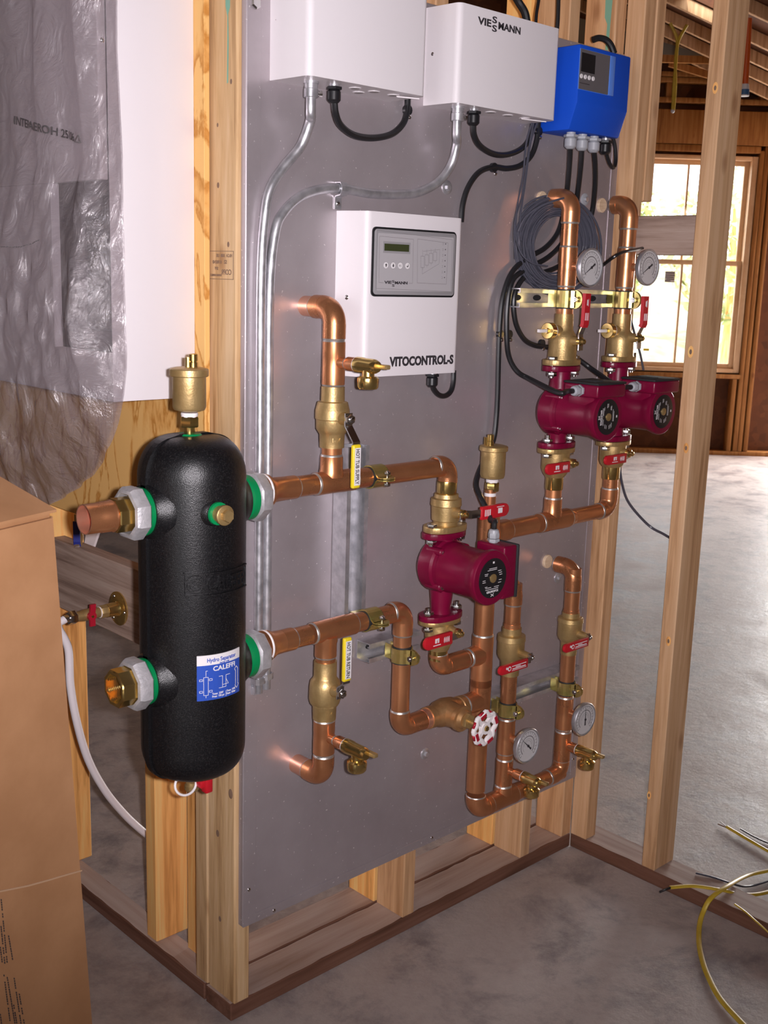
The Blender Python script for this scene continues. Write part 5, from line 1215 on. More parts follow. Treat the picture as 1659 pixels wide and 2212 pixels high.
def drain(label, x, v, u0, u1, k=1.0):
    """copper stub, adapter, brass boiler drain pointing to the room with a hose cap hanging below"""
    z0 = zc(x, v); ya = PY - .030; y0 = ysolve(x, z0, u0); y1 = ysolve(x, z0, u1); L = y0 - y1
    T = thing('drain_valve', label, 'drain valve', (x, y0, z0), 'small brass drain valves')
    mb = MB('copper'); mb.cyl((x, ya + .004, z0), (x, y0 + .020, z0), .0082 * k, seg=18); mb.lathe((x, y0 + .028, z0), UYv, [(0, .0088 * k), (.006, .012 * k), (.030, .012 * k)], 20); part(T, 'adapter', mb)
    mb = MB('brass_shiny'); mb.m('whitebead').lathe((x, y0 + .002, z0), UYv, [(0, .0128 * k), (.003, .0128 * k)], 20)
    mb.m('brass_shiny').lathe((x, y0, z0), UYv, [(0, .0135 * k), (L * .28, .0135 * k), (L * .34, .0125 * k), (L * .8, .0125 * k), (L * .9, .0115 * k), (L, .009 * k)], 20)
    yd = y0 - L * .55
    mb.lathe((x, yd, z0), -Z, [(0, .010 * k), (.018 * k, .0105 * k)], 18); part(T, 'body', mb)
    mb = MB('brass_shiny'); mb.lathe((x, yd, z0 - .017 * k), -Z, [(0, .014 * k), (.003, .0180 * k), (.007 * k, .0185 * k), (.018 * k, .0178 * k), (.021 * k, .0155 * k), (.0215 * k, .010)], 22); part(T, 'hose_cap', mb)
    mb = MB('brass'); e = V((x + .010 * k, y1 + L * .22, z0 - .001)); mb.box(e + V((-.005, -.026 * k, -.003)), e + V((.006, .010, .005)), .002); mb.lathe(e + V((-.004, .002, 0)), (1, 0, 0), [(0, .008), (.008, .007)], 14); part(T, 'turn_key', mb)
drain('brass drain valve against the keypad box, on the hot tub supply pipe', X1, 782, 772, 816, 1.05)
drain('brass drain valve low on the hot tub return pipe', X4, 1588, 747, 792, 1.05)
drain('brass drain valve just above the bottom copper header', X7, 1660, 1131, 1165)
drain('brass drain valve low on the return pipe nearest the board edge', X6, 1606, 1248, 1288)
def vent(label, x, rows, vcap, vtip, tipdx, hexv, tail):
    T = thing('air_vent', label, 'air vent', C(x, zc(x, rows[-1][0])), 'brass float air vents')
    mb = MB('brass'); lat_z(mb, x, rows, 32); part(T, 'cup', mb)
    z0, z1 = zc(x, vcap[1]), zc(x, vcap[0]); r = vcap[2] / ppm(C(x, z0)); mb = MB('brass'); n = 48
    mb.lathe(C(x, z0), Z, [(0, r * .94), (.0015, r), (z1 - z0 - .0015, r), (z1 - z0, r * .95), (z1 - z0 + .002, r * .7)], 48); part(T, 'lid', mb)
    z2 = z1; h = zc(x, vtip) - z2; mb = MB('brass_shiny'); mb.lathe(C(x + tipdx, z2), Z, [(-.001, .0075), (h * .4, .0075), (h * .42, .006), (h * .5, .006), (h * .52, .0072), (h * .95, .0072), (h, .005)], 12)
    mb.lathe(C(x + tipdx - .006, z2, PY + .006), Z, [(-.001, .005), (h * .75, .005)], 10); part(T, 'cap_nipple', mb)
    a, b = zc(x, hexv[1]), zc(x, hexv[0]); r = hexv[2] / ppm(C(x, a)); mb = MB('brass_shiny'); mb.lathe(C(x, a), Z, [(0, r * .92), (.002, r), (b - a - .002, r), (b - a, r * .92)], 6)
    mb.m('whitebead').lathe(C(x, b), Z, [(-.001, r * .84), (.004, r * .9), (.006, r * .84)], 20)
    mb.m('brass_shiny').lathe(C(x, zc(x, tail)), Z, [(0, r * .55), (a - zc(x, tail), r * .6)], 18); part(T, 'hex_nut', mb)
TX, TR = -.156, .0895
VX = -.1605
vent('large brass air vent standing on top of the black tank', VX, [(812, 36), (879, 36), (885, 33), (888, 22)], (796, 813, 42), 764, .008, (899, 922, 21), 940)
vent('small brass air vent on top of the tall riser', XR + .004, [(974, 27), (1025, 27), (1031, 25), (1033, 18)], (963, 974, 31), 937, -.012, (1041, 1061, 15.5), 1066)
# ================================================================== BLACK TANK
def oncyl(u, v, r, tx=None):
    d = FW + RT * ((u - CX) / FPX) - UP * ((v - CY) / FPX); ox, oy = CAM.x - TX, CAM.y - PY
    a = d.x ** 2 + d.y ** 2; b = 2 * (ox * d.x + oy * d.y); c = ox * ox + oy * oy - r * r; D = b * b - 4 * a * c
    t = (-b - math.sqrt(max(D, 0))) / (2 * a); return CAM + d * t
def ang(P): return math.atan2(P.x - TX, -(P.y - PY))
def cylp(th, z, r): return V((TX + r * math.sin(th), PY - r * math.cos(th), z))
T = thing('hydraulic_tank', 'black rounded hydraulic separator tank with a blue sticker', 'tank', (TX, PY, .632))
zb0, zt0 = .632, 1.222
mb = MB('epp'); pr = []
for q in range(11):
    a = math.pi / 2 * q / 10; pr.append((zb0 + .055 * (1 - math.cos(a) ** .9) if q else zb0, TR * (.42 + .58 * math.sin(a) ** .85) if q else TR * .40))
for q in range(1, 6): pr.append((zb0 + .055 + (zt0 - zb0 - .125) * q / 6, TR))
for q in range(13):
    a = math.pi / 2 * q / 12; pr.append((zt0 - .07 + .07 * math.sin(a), TR * (.26 + .74 * max(0, math.cos(a)) ** .75)))
mb.th = 1.2; mb.lathe((TX, PY, 0), Z, pr, 64); part(T, 'shell', mb)
# seam flange of the two shell halves, in the plane of the ports
mb = MB('epp'); o = []
for z_, r_ in pr: o.append(V((TX - r_ - .0045, PY - .007, z_)))
for z_, r_ in reversed(pr): o.append(V((TX + r_ + .0045, PY - .007, z_)))
o[len(pr) - 1].z += .003; o[len(pr)].z += .003
mb.prism(o, (0, .014, 0)); part(T, 'seam_flange', mb)
PZ = (1.104, .8165)
for sg in (-1, 1):
    for zp in PZ:
        ax = X_ * sg; c0_ = V((TX, PY, zp)); c = c0_
        mb = MB('epp'); mb.lathe(c, ax, [(.02, .062), (.070, .058), (.082, .050), (.090, .0445), (.094, .043)], 36); part(T, 'port_bulge', mb)
        U_ = thing('pipe_union', {(-1, 0): 'union with a copper stub on the upper open port of the black tank', (-1, 1): 'union with an open brass end on the lower port of the black tank', (1, 0): 'upper union joining the black tank to the upper header', (1, 1): 'lower union joining the black tank to the lower header'}[(sg, PZ.index(zp))], 'pipe union', c + ax * .12, 'tank unions')
        if sg > 0: c = c0_ + ax * .014
        mb = MB('green'); mb.lathe(c, ax, [(.080, .034), (.086, .034), (.089, .0385), (.096, .0395), (.100, .0395), (.101, .036)], 36); part(U_, 'gasket_ring', mb)
        mb = MB('galv_cast'); ph = math.pi / 8
        mb.lathe(c, ax, [(.100, .038), (.102, .0415), (.105, .0445), (.121, .0445), (.127, .041), (.129, .036), (.127, .034), (.112, .034)], 8, phase=ph); part(U_, 'union_nut', mb)
        if sg < 0:
            if zp > 1:
                mb = MB('brass_shiny'); mb.lathe(c, ax, [(.115, .0285), (.148, .0285), (.150, .027)], 8, phase=ph); part(U_, 'tailpiece', mb)
                xl = TX - xc(zp, 181); mb = MB('copper_new'); mb.m('copper'); mb.lathe(c, ax, [(.148, .0235), (.152, .0262), (.156, .0248), (.172, .0248), (.174, .0238), (xl, .0238)], 36, cap=False)
                mb.m('copper_new'); mb.lathe(c, ax, [(.150, .0215), (xl, .0220), (xl + .0002, .0238)], 36, cap=False); mb.lathe(c, ax, [(.155, .0001), (.155, .0218)], 30, cap=False); part(U_, 'copper_stub', mb)
            else:
                xl = .154
                mb = MB('brass_shiny'); mb.lathe(c, ax, [(.115, .0325), (xl - .002, .0325), (xl, .0305), (xl, .0255), (xl - .034, .0245), (xl - .035, .001)], 8, phase=ph); part(U_, 'tailpiece', mb)
                mb = MB('brass_shiny')
                for q in range(9): mb.lathe(c, ax, [(xl - .003 - q * .0034, .0254), (xl - .0047 - q * .0034, .0238), (xl - .0064 - q * .0034, .0254)], 32, cap=False)
                part(U_, 'inner_thread', mb)
        else:
            xl = (xu if zp > 1 else xu2) - TX - .014
            mb = MB('brass_shiny'); mb.lathe(c, ax, [(.115, .0265), (xl + .002, .0265)], 8, phase=ph); part(U_, 'tailpiece', mb)
# top boss and plug on the side
mb = MB('green'); mb.lathe((VX, PY, zt0 - .006), Z, [(0, .024), (.006, .0205), (.0085, .018), (.009, .012)], 28); part(T, 'gasket', mb)
P = oncyl(470, 1109, TR); th = ang(P) ; nn = V((math.sin(th), -math.cos(th), 0))
dr = (nn + X_ * .15).normalized(); Pq = P - dr * .006
mb = MB('epp'); mb.lathe(Pq - dr * .01, dr, [(0, .030), (.010, .026), (.016, .0205)], 28); part(T, 'plug_boss', mb)
mb = MB('green'); mb.lathe(Pq, dr, [(0, .0195), (.010, .0185), (.0105, .013)], 28); part(T, 'plug_gasket', mb)
mb = MB('brass'); mb.lathe(Pq, dr, [(.009, .0135), (.020, .0135), (.022, .0165), (.027, .0165), (.028, .015)], 24); mb.hexn(Pq + dr * .028, dr, .009, .0105); part(T, 'brass_plug', mb)
# raised emblem
def bend(u0, v0, u1, v1, r):
    a, b = oncyl(u0, v0, TR), oncyl(u1, v1, TR); return ang(a), ang(b), (a.z + b.z) / 2
t0, t1, zz = bend(396, 1262, 521, 1246, TR)
t1 = t0 + 1.42
def emb(x, y, h=0.0): return cylp(t0 + x / TR, zz + y, TR + h)
Wd = (t1 - t0) * TR
def raised(mb, poly, h):
    n = len(poly); vs = [emb(x, y, -.001) for x, y in poly] + [emb(x, y, h) for x, y in poly]
    mb.add(vs, [tuple(range(n - 1, -1, -1)), tuple(range(n, 2 * n))] + [(i, (i + 1) % n, n + (i + 1) % n, n + i) for i in range(n)], False)
mb = MB('epp'); N_ = 14
def strip(mb, x0, x1, y0, y1, h, n=10):
    for q in range(n):
        a, b = x0 + (x1 - x0) * q / n, x0 + (x1 - x0) * (q + 1) / n; raised(mb, [(a, y0), (b, y0), (b, y1), (a, y1)], h)
H_ = .0195
strip(mb, 0, Wd, H_ - .0022, H_, .0042, 16); strip(mb, 0, Wd, -H_, -H_ + .0022, .0042, 16); strip(mb, 0, .0022, -H_, H_, .0042, 1); strip(mb, Wd - .002, Wd, -H_, H_, .003, 1)
cx_ = .019
for r0, r1 in ((.0135, .0158), (.0088, .0106), (.0042, .006)):
    for q in range(26):
        a, b = math.radians(40 + q * 11), math.radians(40 + (q + 1) * 11)
        raised(mb, [(cx_ + r0 * math.cos(a), r0 * math.sin(a)), (cx_ + r1 * math.cos(a), r1 * math.sin(a)), (cx_ + r1 * math.cos(b), r1 * math.sin(b)), (cx_ + r0 * math.cos(b), r0 * math.sin(b))], .0046)
mb.text('CALEFFI', .031, lambda v: emb(.038 + v.x * .70, v.y - .0105, 0.0026 + v.z), .0024, 'LEFT', .0004); part(T, 'raised_emblem', mb)
# blue and white sticker
a, b, c, d = oncyl(423, 1417, TR), oncyl(514, 1399, TR), oncyl(517, 1494, TR), oncyl(427, 1512, TR)
s0, s1 = (ang(a) + ang(d)) / 2, (ang(b) + ang(c)) / 2; sz1, sz0 = (a.z + b.z) / 2, (c.z + d.z) / 2
SW, SH = (s1 - s0) * TR, sz1 - sz0
def stk(x, y, h=.0): return cylp(s0 + (s1 - s0) * x, sz0 + SH * y, TR + .0012 + h)
def patch(mb, x0, x1, y0, y1, h, n=12):
    vs = [stk(x0 + (x1 - x0) * i / n, y, h) for y in (y0, y1) for i in range(n + 1)]
    vs += [stk(x0 + (x1 - x0) * i / n, y, -.0016) for y in (y0, y1) for i in range(n + 1)]; m = n + 1
    fs = [(i, i + 1, m + i + 1, m + i) for i in range(n)] + [(2 * m + i, 3 * m + i, 3 * m + i + 1, 2 * m + i + 1) for i in range(n)]
    fs += [(i, 2 * m + i, 2 * m + i + 1, i + 1) for i in range(n)] + [(m + i, m + i + 1, 3 * m + i + 1, 3 * m + i) for i in range(n)] + [(0, m, 3 * m, 2 * m), (n, 2 * m + n, 3 * m + n, m + n)]
    mb.add(vs, fs, False)
mb = MB('stickerblue'); patch(mb, 0, 1, 0, .78, 0); mb.m('whiteprint'); patch(mb, 0, 1, .78, 1, 0); stp = part(T, 'sticker', mb)
def st(mb, txt, x, y, hgt, wid):
    vs, _ = text_geo(txt, .02, .0002, 'LEFT', .0004); w0, w1 = min(v.x for v in vs), max(v.x for v in vs); hh = .0145
    mb.text(txt, .02, lambda v: stk(x + wid * (v.x - w0) / (w1 - w0), y + hgt * v.y / hh, .0002 + v.z), .0002, 'LEFT', .0004)
mb = MB('stickerblue'); st(mb, 'Hydro Separator', .20, .845, .09, .66); st(mb, 'Series 548', .46, .785, .035, .22); mb.m('whiteprint'); st(mb, 'CALEFFI', .32, .64, .105, .52)
st(mb, 'Tmax  230F', .30, .11, .045, .24); st(mb, 'Pmax  150 psi', .30, .05, .045, .26); st(mb, 'Tmax  110C', .62, .11, .045, .24); st(mb, 'Pmax  10 bar', .62, .05, .045, .24)
def sl(mb, pts, w=.008):
    for (x0, y0), (x1, y1) in zip(pts, pts[1:]):
        L = math.hypot((x1 - x0) * SW, (y1 - y0) * SH) or 1; nx, ny = -(y1 - y0) * SH / L * w * .003 / SW, (x1 - x0) * SW / L * w * .003 / SH
        mb.add([stk(x0 + nx, y0 + ny, .0004), stk(x1 + nx, y1 + ny, .0004), stk(x1 - nx, y1 - ny, .0004), stk(x0 - nx, y0 - ny, .0004)], [(0, 1, 2, 3)], False)
sl(mb, [(.13, .12), (.13, .52), (.22, .52), (.22, .12), (.13, .12)], .12); sl(mb, [(.175, .06), (.175, .12)], .12); sl(mb, [(.175, .52), (.175, .66), (.21, .66)], .12)
for x in (.08, .27):
    for y in (.2, .46): sl(mb, [(x - .03, y - .02), (x + .03, y - .02), (x + .03, y + .02), (x - .03, y + .02), (x - .03, y - .02)], .12)
sl(mb, [(.44, .5), (.52, .5), (.52, .24), (.60, .24), (.60, .5), (.70, .5)], .14); sl(mb, [(.44, .24), (.52, .24)], .14); sl(mb, [(.6, .42), (.66, .3), (.52, .3)], .14)
sl(mb, [(.60, .15), (.60, .02)], .14)
sl(mb, [(.86, .20), (.86, .52), (.83, .56), (.88, .62), (.93, .56), (.93, .22), (.96, .2), (.90, .12), (.84, .2)], .22)
o = part(T, 'sticker_print', mb); o.parent = stp
# drain below
T = thing('tank_drain_valve', 'small brass drain with a red handle and white tether under the black tank', 'drain valve', (TX, PY, .6))
dx = TX - .004
mb = MB('brass'); zt_ = .636; mb.cyl((dx, PY, zt_ - .004), (dx, PY, zt_ - .014), .0095); mb.hexn((dx, PY, zt_ - .026), Z, .013, .012); mb.lathe((dx, PY, zt_ - .042), Z, [(0, .011), (.002, .0125), (.010, .0125), (.012, .0105), (.017, .010)], 22); part(T, 'body', mb)
mb = MB('red'); mb.box((dx + .006, PY - .035, zt_ - .040), (dx + .021, PY - .018, zt_ - .006), .003); mb.box((dx - .002, PY - .030, zt_ - .03), (dx + .010, PY - .010, zt_ - .016), .003); part(T, 'handle', mb)
mb = MB('whitebead'); cc = V((dx - .022, PY - .010, zt_ - .020)); mb.sweep([cc + V((.021 * math.cos(a), -.004 + .006 * math.sin(a), .017 * math.sin(a))) for a in [2 * math.pi * q / 28 for q in range(29)]], .0022, 8, cap=False)
mb.cable([V((dx - .010, PY - .012, zt_ - .005)), V((dx - .004, PY - .016, zt_ - .016)), V((dx + .008, PY - .018, zt_ - .022))], .002, 8); part(T, 'tether', mb)

# ================================================================== BACK LEFT: BOILER, BACKBOARD, VALVES
bx('plywood_backboard', 'grainy plywood sheet on the studs behind the white boiler and black tank', 'ply', (-.012, .068, .955), (-.0005, 1.9, 2.75), 'plywood', bev=.001)
T = thing('wall_boiler', 'tall white boiler casing on the plywood, its front under clear film', 'boiler', (-.1, .3, 1.2565))
bw = .60; zB, zF = 1.2565, 1.63
mb = MB('white'); mb.box((-.182, .099, zB), (-.0125, .1015, 2.75), .0008); mb.box((-.182, .1015, zB), (-.0125, bw, zB + .003)); mb.box((-.182, bw - .003, zB), (-.0125, bw, 2.75)); mb.box((-.030, .1015, zB), (-.0125, bw - .003, 2.75)); mb.box((-.182, .1015, zB), (-.176, bw - .003, zB + .085)); part(T, 'casing', mb)
mb = MB('white'); mb.box((-.199, .101, zF), (-.1825, bw - .002, 2.75), .003); mb.box((-.199, .275, zB + .085), (-.1825, bw - .002, zF)); part(T, 'front_cover', mb)
mb = MB('white_in'); mb.box((-.060, .103, zB + .004), (-.031, bw - .004, zF + .1)); part(T, 'inner_plate', mb)
mb = MB('black_matt'); mb.box((-.165, .118, 1.38), (-.062, .135, 1.61), .003); mb.box((-.165, .145, 1.38), (-.062, .155, 1.61), .003); mb.box((-.12, .19, 1.37), (-.062, .30, 1.58), .01); part(T, 'inner_component', mb)
mb = MB('chrome'); screw(mb, (-.1905, .0995, 1.85), .004, (0, -1, 0)); part(T, 'screw', mb)
mb = MB('white_in'); mb.lathe((-.10, .19, zB + .001), -Z, [(0, .035), (.008, .035), (.009, .03)], 24); part(T, 'outlet_cap', mb)
# clear film
def lerp(tab, t):
    for (a, x), (b, y) in zip(tab, tab[1:]):
        if t <= b: return x + (y - x) * (t - a) / (b - a)
    return tab[-1][1]
EDGE = [(-60, 229), (0, 227), (78, 227), (157, 232), (298, 240), (470, 243), (620, 246), (760, 249), (830, 246), (900, 236), (960, 217), (1030, 165), (1080, 110)]
BOT = [(-90, 1120), (60, 1110), (100, 1080), (165, 1030), (200, 990), (217, 962), (235, 905), (246, 835), (249, 780)]
def fold(y, z):
    t = max(0, 1.95 - z)
    w = 22 * (y - .1) * (1 - .25 * t)
    g = .009 * abs(math.sin(w + .6 * math.sin(2.1 * z))) ** .7 + .004 * math.sin(51 * y - 4.1 * z) + .004 * math.sin(11 * z + 17 * y)
    c = min(1, max(0, t - .12) * 2.6)
    g += c * (.0030 * math.sin(29 * z + 63 * y + 2 * math.sin(17 * y)) + .0022 * math.sin(47 * z - 88 * y + 1.5 * math.sin(13 * z)) + .0012 * math.sin(131 * y + 74 * z))
    return g
mb = MB('film'); mb.th = 3; nu, nv = 120, 190; vs = []
for i in range(nu + 1):
    s = i / nu
    for j in range(nv + 1):
        t = j / nv; ue = lerp(EDGE, -60 + t * 1140); u = -90 + s * (249 + 90); vb = lerp(BOT, u); v = -60 + t * (vb + 60)
        ue = lerp(EDGE, v); u2 = -90 + s * (ue + 90); vb = lerp(BOT, min(u2, 249)); v2 = -60 + t * (vb + 60)
        P = at(u2, v2, 0, -.226); e = min(1, (1 - s) * 7); b_ = min(1, (1 - t) * 10)
        bulge = -.035 * math.sin(math.pi * min(1, max(0, (v2 - 350) / 700))) * e
        P.x += fold(P.y, P.z) * (.15 + .85 * e) + bulge + .05 * (1 - b_) * e * .6 + .02 * (1 - e)
        vs.append(P)
fs = [(i * (nv + 1) + j, (i + 1) * (nv + 1) + j, (i + 1) * (nv + 1) + j + 1, i * (nv + 1) + j + 1) for i in range(nu) for j in range(nv)]
mb.add(vs, fs); T = thing('plastic_film', 'crumpled clear plastic film hanging over the boiler front', 'plastic film', (-.212, .3, 1.5)); part(T, 'film', mb)
def filmpt(u, v, off=.012):
    P = at(u, v, 0, -.226); e = min(1, (1 - (u + 90) / (lerp(EDGE, v) + 90)) * 7); P.x += fold(P.y, P.z) * (.15 + .85 * e) - .035 * math.sin(math.pi * min(1, max(0, (v - 350) / 700))) * e - off; return P
mb = MB('inkgrey')
def ft(txt, u0, v0, u1, v1, hgt):
    vs_, _ = text_geo(txt, .02, .0001, 'LEFT', .0003); w1 = max(v.x for v in vs_)
    du, dv = (u1 - u0) / w1, (v1 - v0) / w1
    mb.text(txt, .02, lambda v: filmpt(u0 + du * v.x, v0 + dv * v.x - hgt * v.y / .0145), .0001, 'LEFT', .0003)
ft('INTERAEROH 25106', 36, 268, 169, 306, 18)
P = [filmpt(*q) for q in ((173, 307), (184, 309), (179, 293))]
for a, b in ((0, 1), (1, 2), (2, 0)): mb.ribbon([P[a], P[b]], (1, 0, 0), .0006, .0016)
o = part(T, 'printed_code', mb)
mb = MB('inkgrey')
for q in range(22): 
    a, b = filmpt(4 + q * 5.3, 535 - (q > 14) * (q - 14) * 2), filmpt(7.2 + q * 5.3, 534 - (q > 14) * (q - 14) * 2); mb.ribbon([a, b], (1, 0, 0), .0006, .0014)
part(T, 'perforation_line', mb)
# brass flange and hose valve on the blocking board
fc = at(257, 1314, 0, -.0005)
T = thing('hose_valve', 'brass valve with a red handle standing out from a round wall flange', 'valve', fc)
mb = MB('brass_shiny'); mb.lathe(fc, -X_, [(0, .037), (.003, .037), (.0045, .035), (.0055, .018), (.012, .0155), (.030, .0145)], 32)
part(T, 'wall_flange', mb)
for q in range(3):
    a = math.radians(65 + q * 120); P = fc + V((-.004, .028 * math.cos(a), .028 * math.sin(a))); mb = MB('chrome'); mb.lathe(P, -X_, [(0, .0045), (.002, .0035), (.0025, .001)], 12); part(T, 'flange_screw', mb)
mb = MB('brass'); mb.hexn(fc + V((-.028, 0, 0)), -X_, .018, .0145, 8); mb.m('whitebead').lathe(fc, -X_, [(.045, .0125), (.048, .0125)], 20); mb.m('brass').lathe(fc, -X_, [(.047, .0115), (.060, .0105), (.066, .0125), (.080, .0125), (.092, .0105), (.104, .0105)], 20); part(T, 'body', mb)
hx = fc + V((-.073, -.012, 0)); mb = MB('redpaint'); mb.lathe(hx, (0, -1, 0), [(0, .0095), (.007, .0095)], 20); mb.ribbon([hx + V((0, -.005, -.021)), hx + V((0, -.0045, 0)), hx + V((.002, -.005, .026))], (1, 0, 0), .012, .006); mb.m('brass_shiny').lathe(hx + V((0, -.007, 0)), (0, -1, 0), [(0, .0035), (.002, .0025)], 12); part(T, 'handle', mb)
mb = MB('chrome'); mb.hexn(fc + V((-.102, 0, 0)), -X_, .016, .0145); mb.lathe(fc, -X_, [(.118, .0085), (.128, .0075)], 16); part(T, 'end_nut', mb)
e_ = fc + V((-.126, 0, 0)); yt = fc.y
mb = MB('pex'); mb.cable([e_, e_ + V((-.016, 0, -.012)), at(147, 1400, 1, yt), at(152, 1480, 1, yt), at(166, 1560, 1, yt), at(190, 1640, 1, yt + .01), at(225, 1705, 1, yt + .02), at(265, 1755, 1, yt + .03), at(305, 1793, 1, yt + .03), at(345, 1822, 1, yt + .03)], .0085, 14); single('white_hose', 'white plastic hose drooping from the hose valve past the carton', 'hose', mb, e_)
P = at(170, 1176, 0, .018)
T = thing('blue_lever_valve', 'small valve with a dark blue lever behind the open copper stub', 'valve', (P.x, P.y, .873))
mb = MB('brass'); mb.lathe((P.x, P.y, .873), Z, [(0, .009), (P.z - .873 + .006, .009), (P.z - .873 + .014, .0105), (P.z - .873 + .07, .0085)], 16); part(T, 'body', mb)
mb = MB('chrome'); mb.hexn((P.x - .004, P.y - .004, P.z), (-.6, -.8, 0), .016, .008); part(T, 'stem_nut', mb)
d_ = V((-.010, -.013, 0)); mb = MB('navy'); mb.ribbon([V((P.x, P.y, P.z - .002)) + d_, V((P.x, P.y, P.z + .012)) + d_ * 1.3, V((P.x, P.y, P.z + .058)) + d_ * 1.4], (.8, -.6, 0), .015, .005); part(T, 'lever', mb)
q = [at(u, v, 0, .05) for u, v in ((212, 1150), (197, 1194), (180, 1187), (186, 1150))]; mb = MB('pex'); mb.prism(q, (.006, 0, 0)); single('white_plastic_strip', 'pale plastic strip seen through the gap beneath the open copper stub', 'strip', mb, q[0])

# ================================================================== CARDBOARD CARTON
yc = -.165
PTt, PBb = AY(120, 1108, yc), AY(205, 2212, yc)
k_ = PTt.z / (PTt.z - PBb.z); PB0 = PTt + (PBb - PTt) * k_
lf = at(0, 1136, 2, PTt.z) - PTt; lf.z = 0; lf = lf.normalized(); 
if lf.y < -.35: lf = V((-1, -.3, 0)).normalized()
bk = V((-lf.y, lf.x, 0)); bk = bk if bk.y > 0 else -bk
LW, LD = .55, .42
T = thing('cardboard_carton', 'tall brown cardboard carton standing in the near corner', 'carton', PB0)
f0, f1, f2, f3 = PB0, PB0 + lf * LW, PTt + lf * (LW + .05), PTt
mb = MB('cardboard'); vs = [f0, f1, f2, f3, f0 + bk * LD, f1 + bk * LD, f2 + bk * LD, f3 + bk * LD]
t_ = bmesh.new(); bv = [t_.verts.new(v) for v in vs]
for f in ((0, 1, 2, 3), (4, 7, 6, 5), (0, 3, 7, 4), (1, 5, 6, 2), (0, 4, 5, 1), (3, 2, 6, 7)): t_.faces.new([bv[i] for i in f])
bmesh.ops.bevel(t_, geom=list(t_.edges), offset=.006, segments=2, affect='EDGES'); mb.merge(t_); body = part(T, 'body', mb)
# loose top flap lifting toward the back
mb = MB('cardboard'); q = [f3 - lf * .002 + V((0, 0, .001)), f2 + V((0, 0, .001)), f2 + bk * .30 + V((0, 0, .12)), f3 + bk * .30 + lf * .03 + V((0, 0, .12))]; mb.prism(q, (0, 0, .004)); part(T, 'flap', mb)
nrm = lf.cross(Z); nrm = nrm if nrm.y < 0 else -nrm
fn0 = (f0 - f3).normalized()
nf = lf.cross(fn0).normalized(); nf = nf if nf.y < 0 else -nf
def cface(u, v, h=.0005):
    d = FW + RT * ((u - CX) / FPX) - UP * ((v - CY) / FPX); t = (f3 - CAM).dot(nf) / d.dot(nf); return CAM + d * t + nf * h
mb = MB('cardedge'); pts = [cface(u, v, .0004) for u, v in ((-60, 1940), (0, 1925), (60, 1913), (100, 1902), (130, 1893), (176, 1880))]; mb.ribbon(pts, nf, .002, .0024); o = part(T, 'crease_line', mb); 
mb = MB('ink'); rnd = random.Random(11)
def cprint(u0, v0, u1, v1, w=2.6):
    n = int(abs(v1 - v0) / 5)
    for i in range(n):
        if rnd.random() < .14: continue
        a, b = i / n, (i + .72 + rnd.random() * .2) / n
        p, q = (u0 + (u1 - u0) * a, v0 + (v1 - v0) * a), (u0 + (u1 - u0) * b, v0 + (v1 - v0) * b)
        mb.add([cface(p[0] - w / 2, p[1]), cface(p[0] + w / 2, p[1]), cface(q[0] + w / 2, q[1]), cface(q[0] - w / 2, q[1])], [(0, 1, 2, 3)], False)
for r_ in ((2, 1942, 15, 2080), (1, 1995, 10, 2082), (0, 2045, 5, 2085), (17, 2015, 27, 2074), (8, 2105, 22, 2212), (15, 2110, 32, 2212), (30, 2112, 45, 2212), (41, 2146, 52, 2212), (0, 2190, 3, 2212), (29, 2170, 36, 2212)): cprint(*r_)
part(T, 'printed_small_text', mb)

# ================================================================== LOOSE CABLES ON THE FLOOR
def fl(u, v, z=.012): return at(u, v, 2, z)
def fcable(name, label, pts, fr, mt, ends=None, group='loose cables on the floor', cat_='cable'):
    pts = [V(p) for p in pts]; T = thing(name, label, cat_, pts[0], group)
    mb = MB(mt); mb.sweep(cat(pts, 8), fr, 10, flat=(0, 0, 1)); part(T, 'sheath', mb)
    for nm, mt2, q, r in ends or (): mb = MB(mt2); mb.cable(q, r, 6); part(T, nm, mb)
    return T
zp = .048
fcable('yellow_cable', 'yellow flat cable with a bare black end crossing the floor plank', [fl(1448, 1917, zp), fl(1497, 1914, zp), fl(1555, 1922, zp), fl(1600, 1931, zp - .02), fl(1640, 1931, .02), fl(1700, 1915, .012)], (.0036, .0062), 'yellowcable', [('bare_end', 'rubber', [fl(1450, 1917, zp), fl(1436, 1922, zp - .004), fl(1425, 1927, zp - .012)], .0028)])
fcable('yellow_cable', 'long yellow flat cable curving down toward the bottom edge of the floor', [fl(1720, 1868, .012), fl(1659, 1881, .012), fl(1613, 1892, .018), fl(1572, 1914, .056), fl(1536, 1940, .05), fl(1519, 1970, .024), fl(1511, 2000, .010), fl(1510, 2035, .006), fl(1516, 2070, .006), fl(1529, 2108, .006), fl(1556, 2158, .006), fl(1606, 2214, .006), fl(1650, 2260, .006)], (.0036, .0062), 'yellowcable')
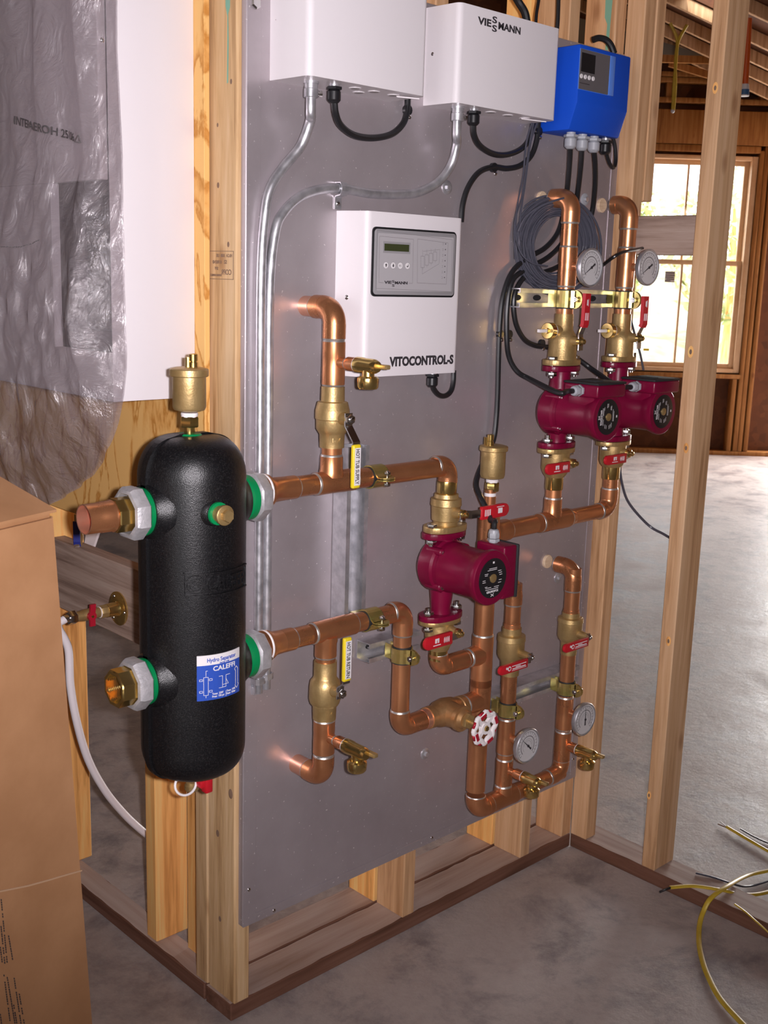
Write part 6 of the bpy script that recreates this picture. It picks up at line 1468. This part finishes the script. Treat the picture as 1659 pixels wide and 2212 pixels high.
fcable('yellow_cable', 'yellow cable with bare wire tips lying beyond the floor plank', [fl(1570, 1786, .008), fl(1607, 1808, .008), fl(1659, 1838, .008), fl(1720, 1870, .008)], (.0036, .006), 'yellowcable', [('white_wire', 'whiteprint', [fl(1570, 1786, .008), fl(1556, 1775, .008)], .0016), ('brown_wire', 'inkbrown', [fl(1570, 1788, .008), fl(1551, 1780, .006)], .0018)])
mb = MB('rubber'); mb.cable([fl(1600, 1791, .004), fl(1630, 1808, .004), fl(1659, 1821, .004), fl(1700, 1836, .004)], .0022, 6); single('black_wire', 'short black wire lying beside the bare tipped yellow cable', 'wire', mb, fl(1600, 1791, .004), 'loose cables on the floor')
mb = MB('greywire'); mb.cable([fl(1503, 1886, .042), fl(1540, 1895, .041), fl(1570, 1905, .036), fl(1600, 1914, .02), fl(1622, 1914, .006), fl(1645, 1908, .006), fl(1690, 1893, .006)], .0026, 6); single('black_wire', 'thin dark wire crossing over the floor plank under the yellow cables', 'wire', mb, fl(1503, 1886, .042), 'loose cables on the floor')
mb = MB('yellowcable'); mb.cable([fl(1587, 1953, .043), fl(1608, 1968, .042), fl(1632, 1989, .042), fl(1659, 2013, .03), fl(1700, 2050, .006)], .0022, 6); single('yellow_wire', 'thin yellow wire lying along the floor plank by the picture edge', 'wire', mb, fl(1587, 1953, .043), 'loose cables on the floor')
# grey wire from the farthest pump to the post
mb = MB('greywire'); mb.cable([AY(1338, 1000, -.075), AY(1343, 1040, -.07), AY(1354, 1078, -.07), AY(1375, 1108, -.08), AY(1405, 1138, -.10), AY(1432, 1153, -.14), AY(1455, 1166, -.18), AY(1480, 1174, -.218)], .0034, 8); single('grey_wire', 'thin grey wire drooping from the farthest pump to behind the post', 'wire', mb, AY(1338, 1000, -.075))
mb = MB('greywire'); mb.cable([AY(1362, 688, -.055), AY(1372, 725, -.05), AY(1383, 765, -.05), AY(1390, 800, -.06)], .0028, 8); single('grey_wire', 'thin dark wire hanging behind the valve of the farther riser, before the window', 'wire', mb, AY(1362, 688, -.05))
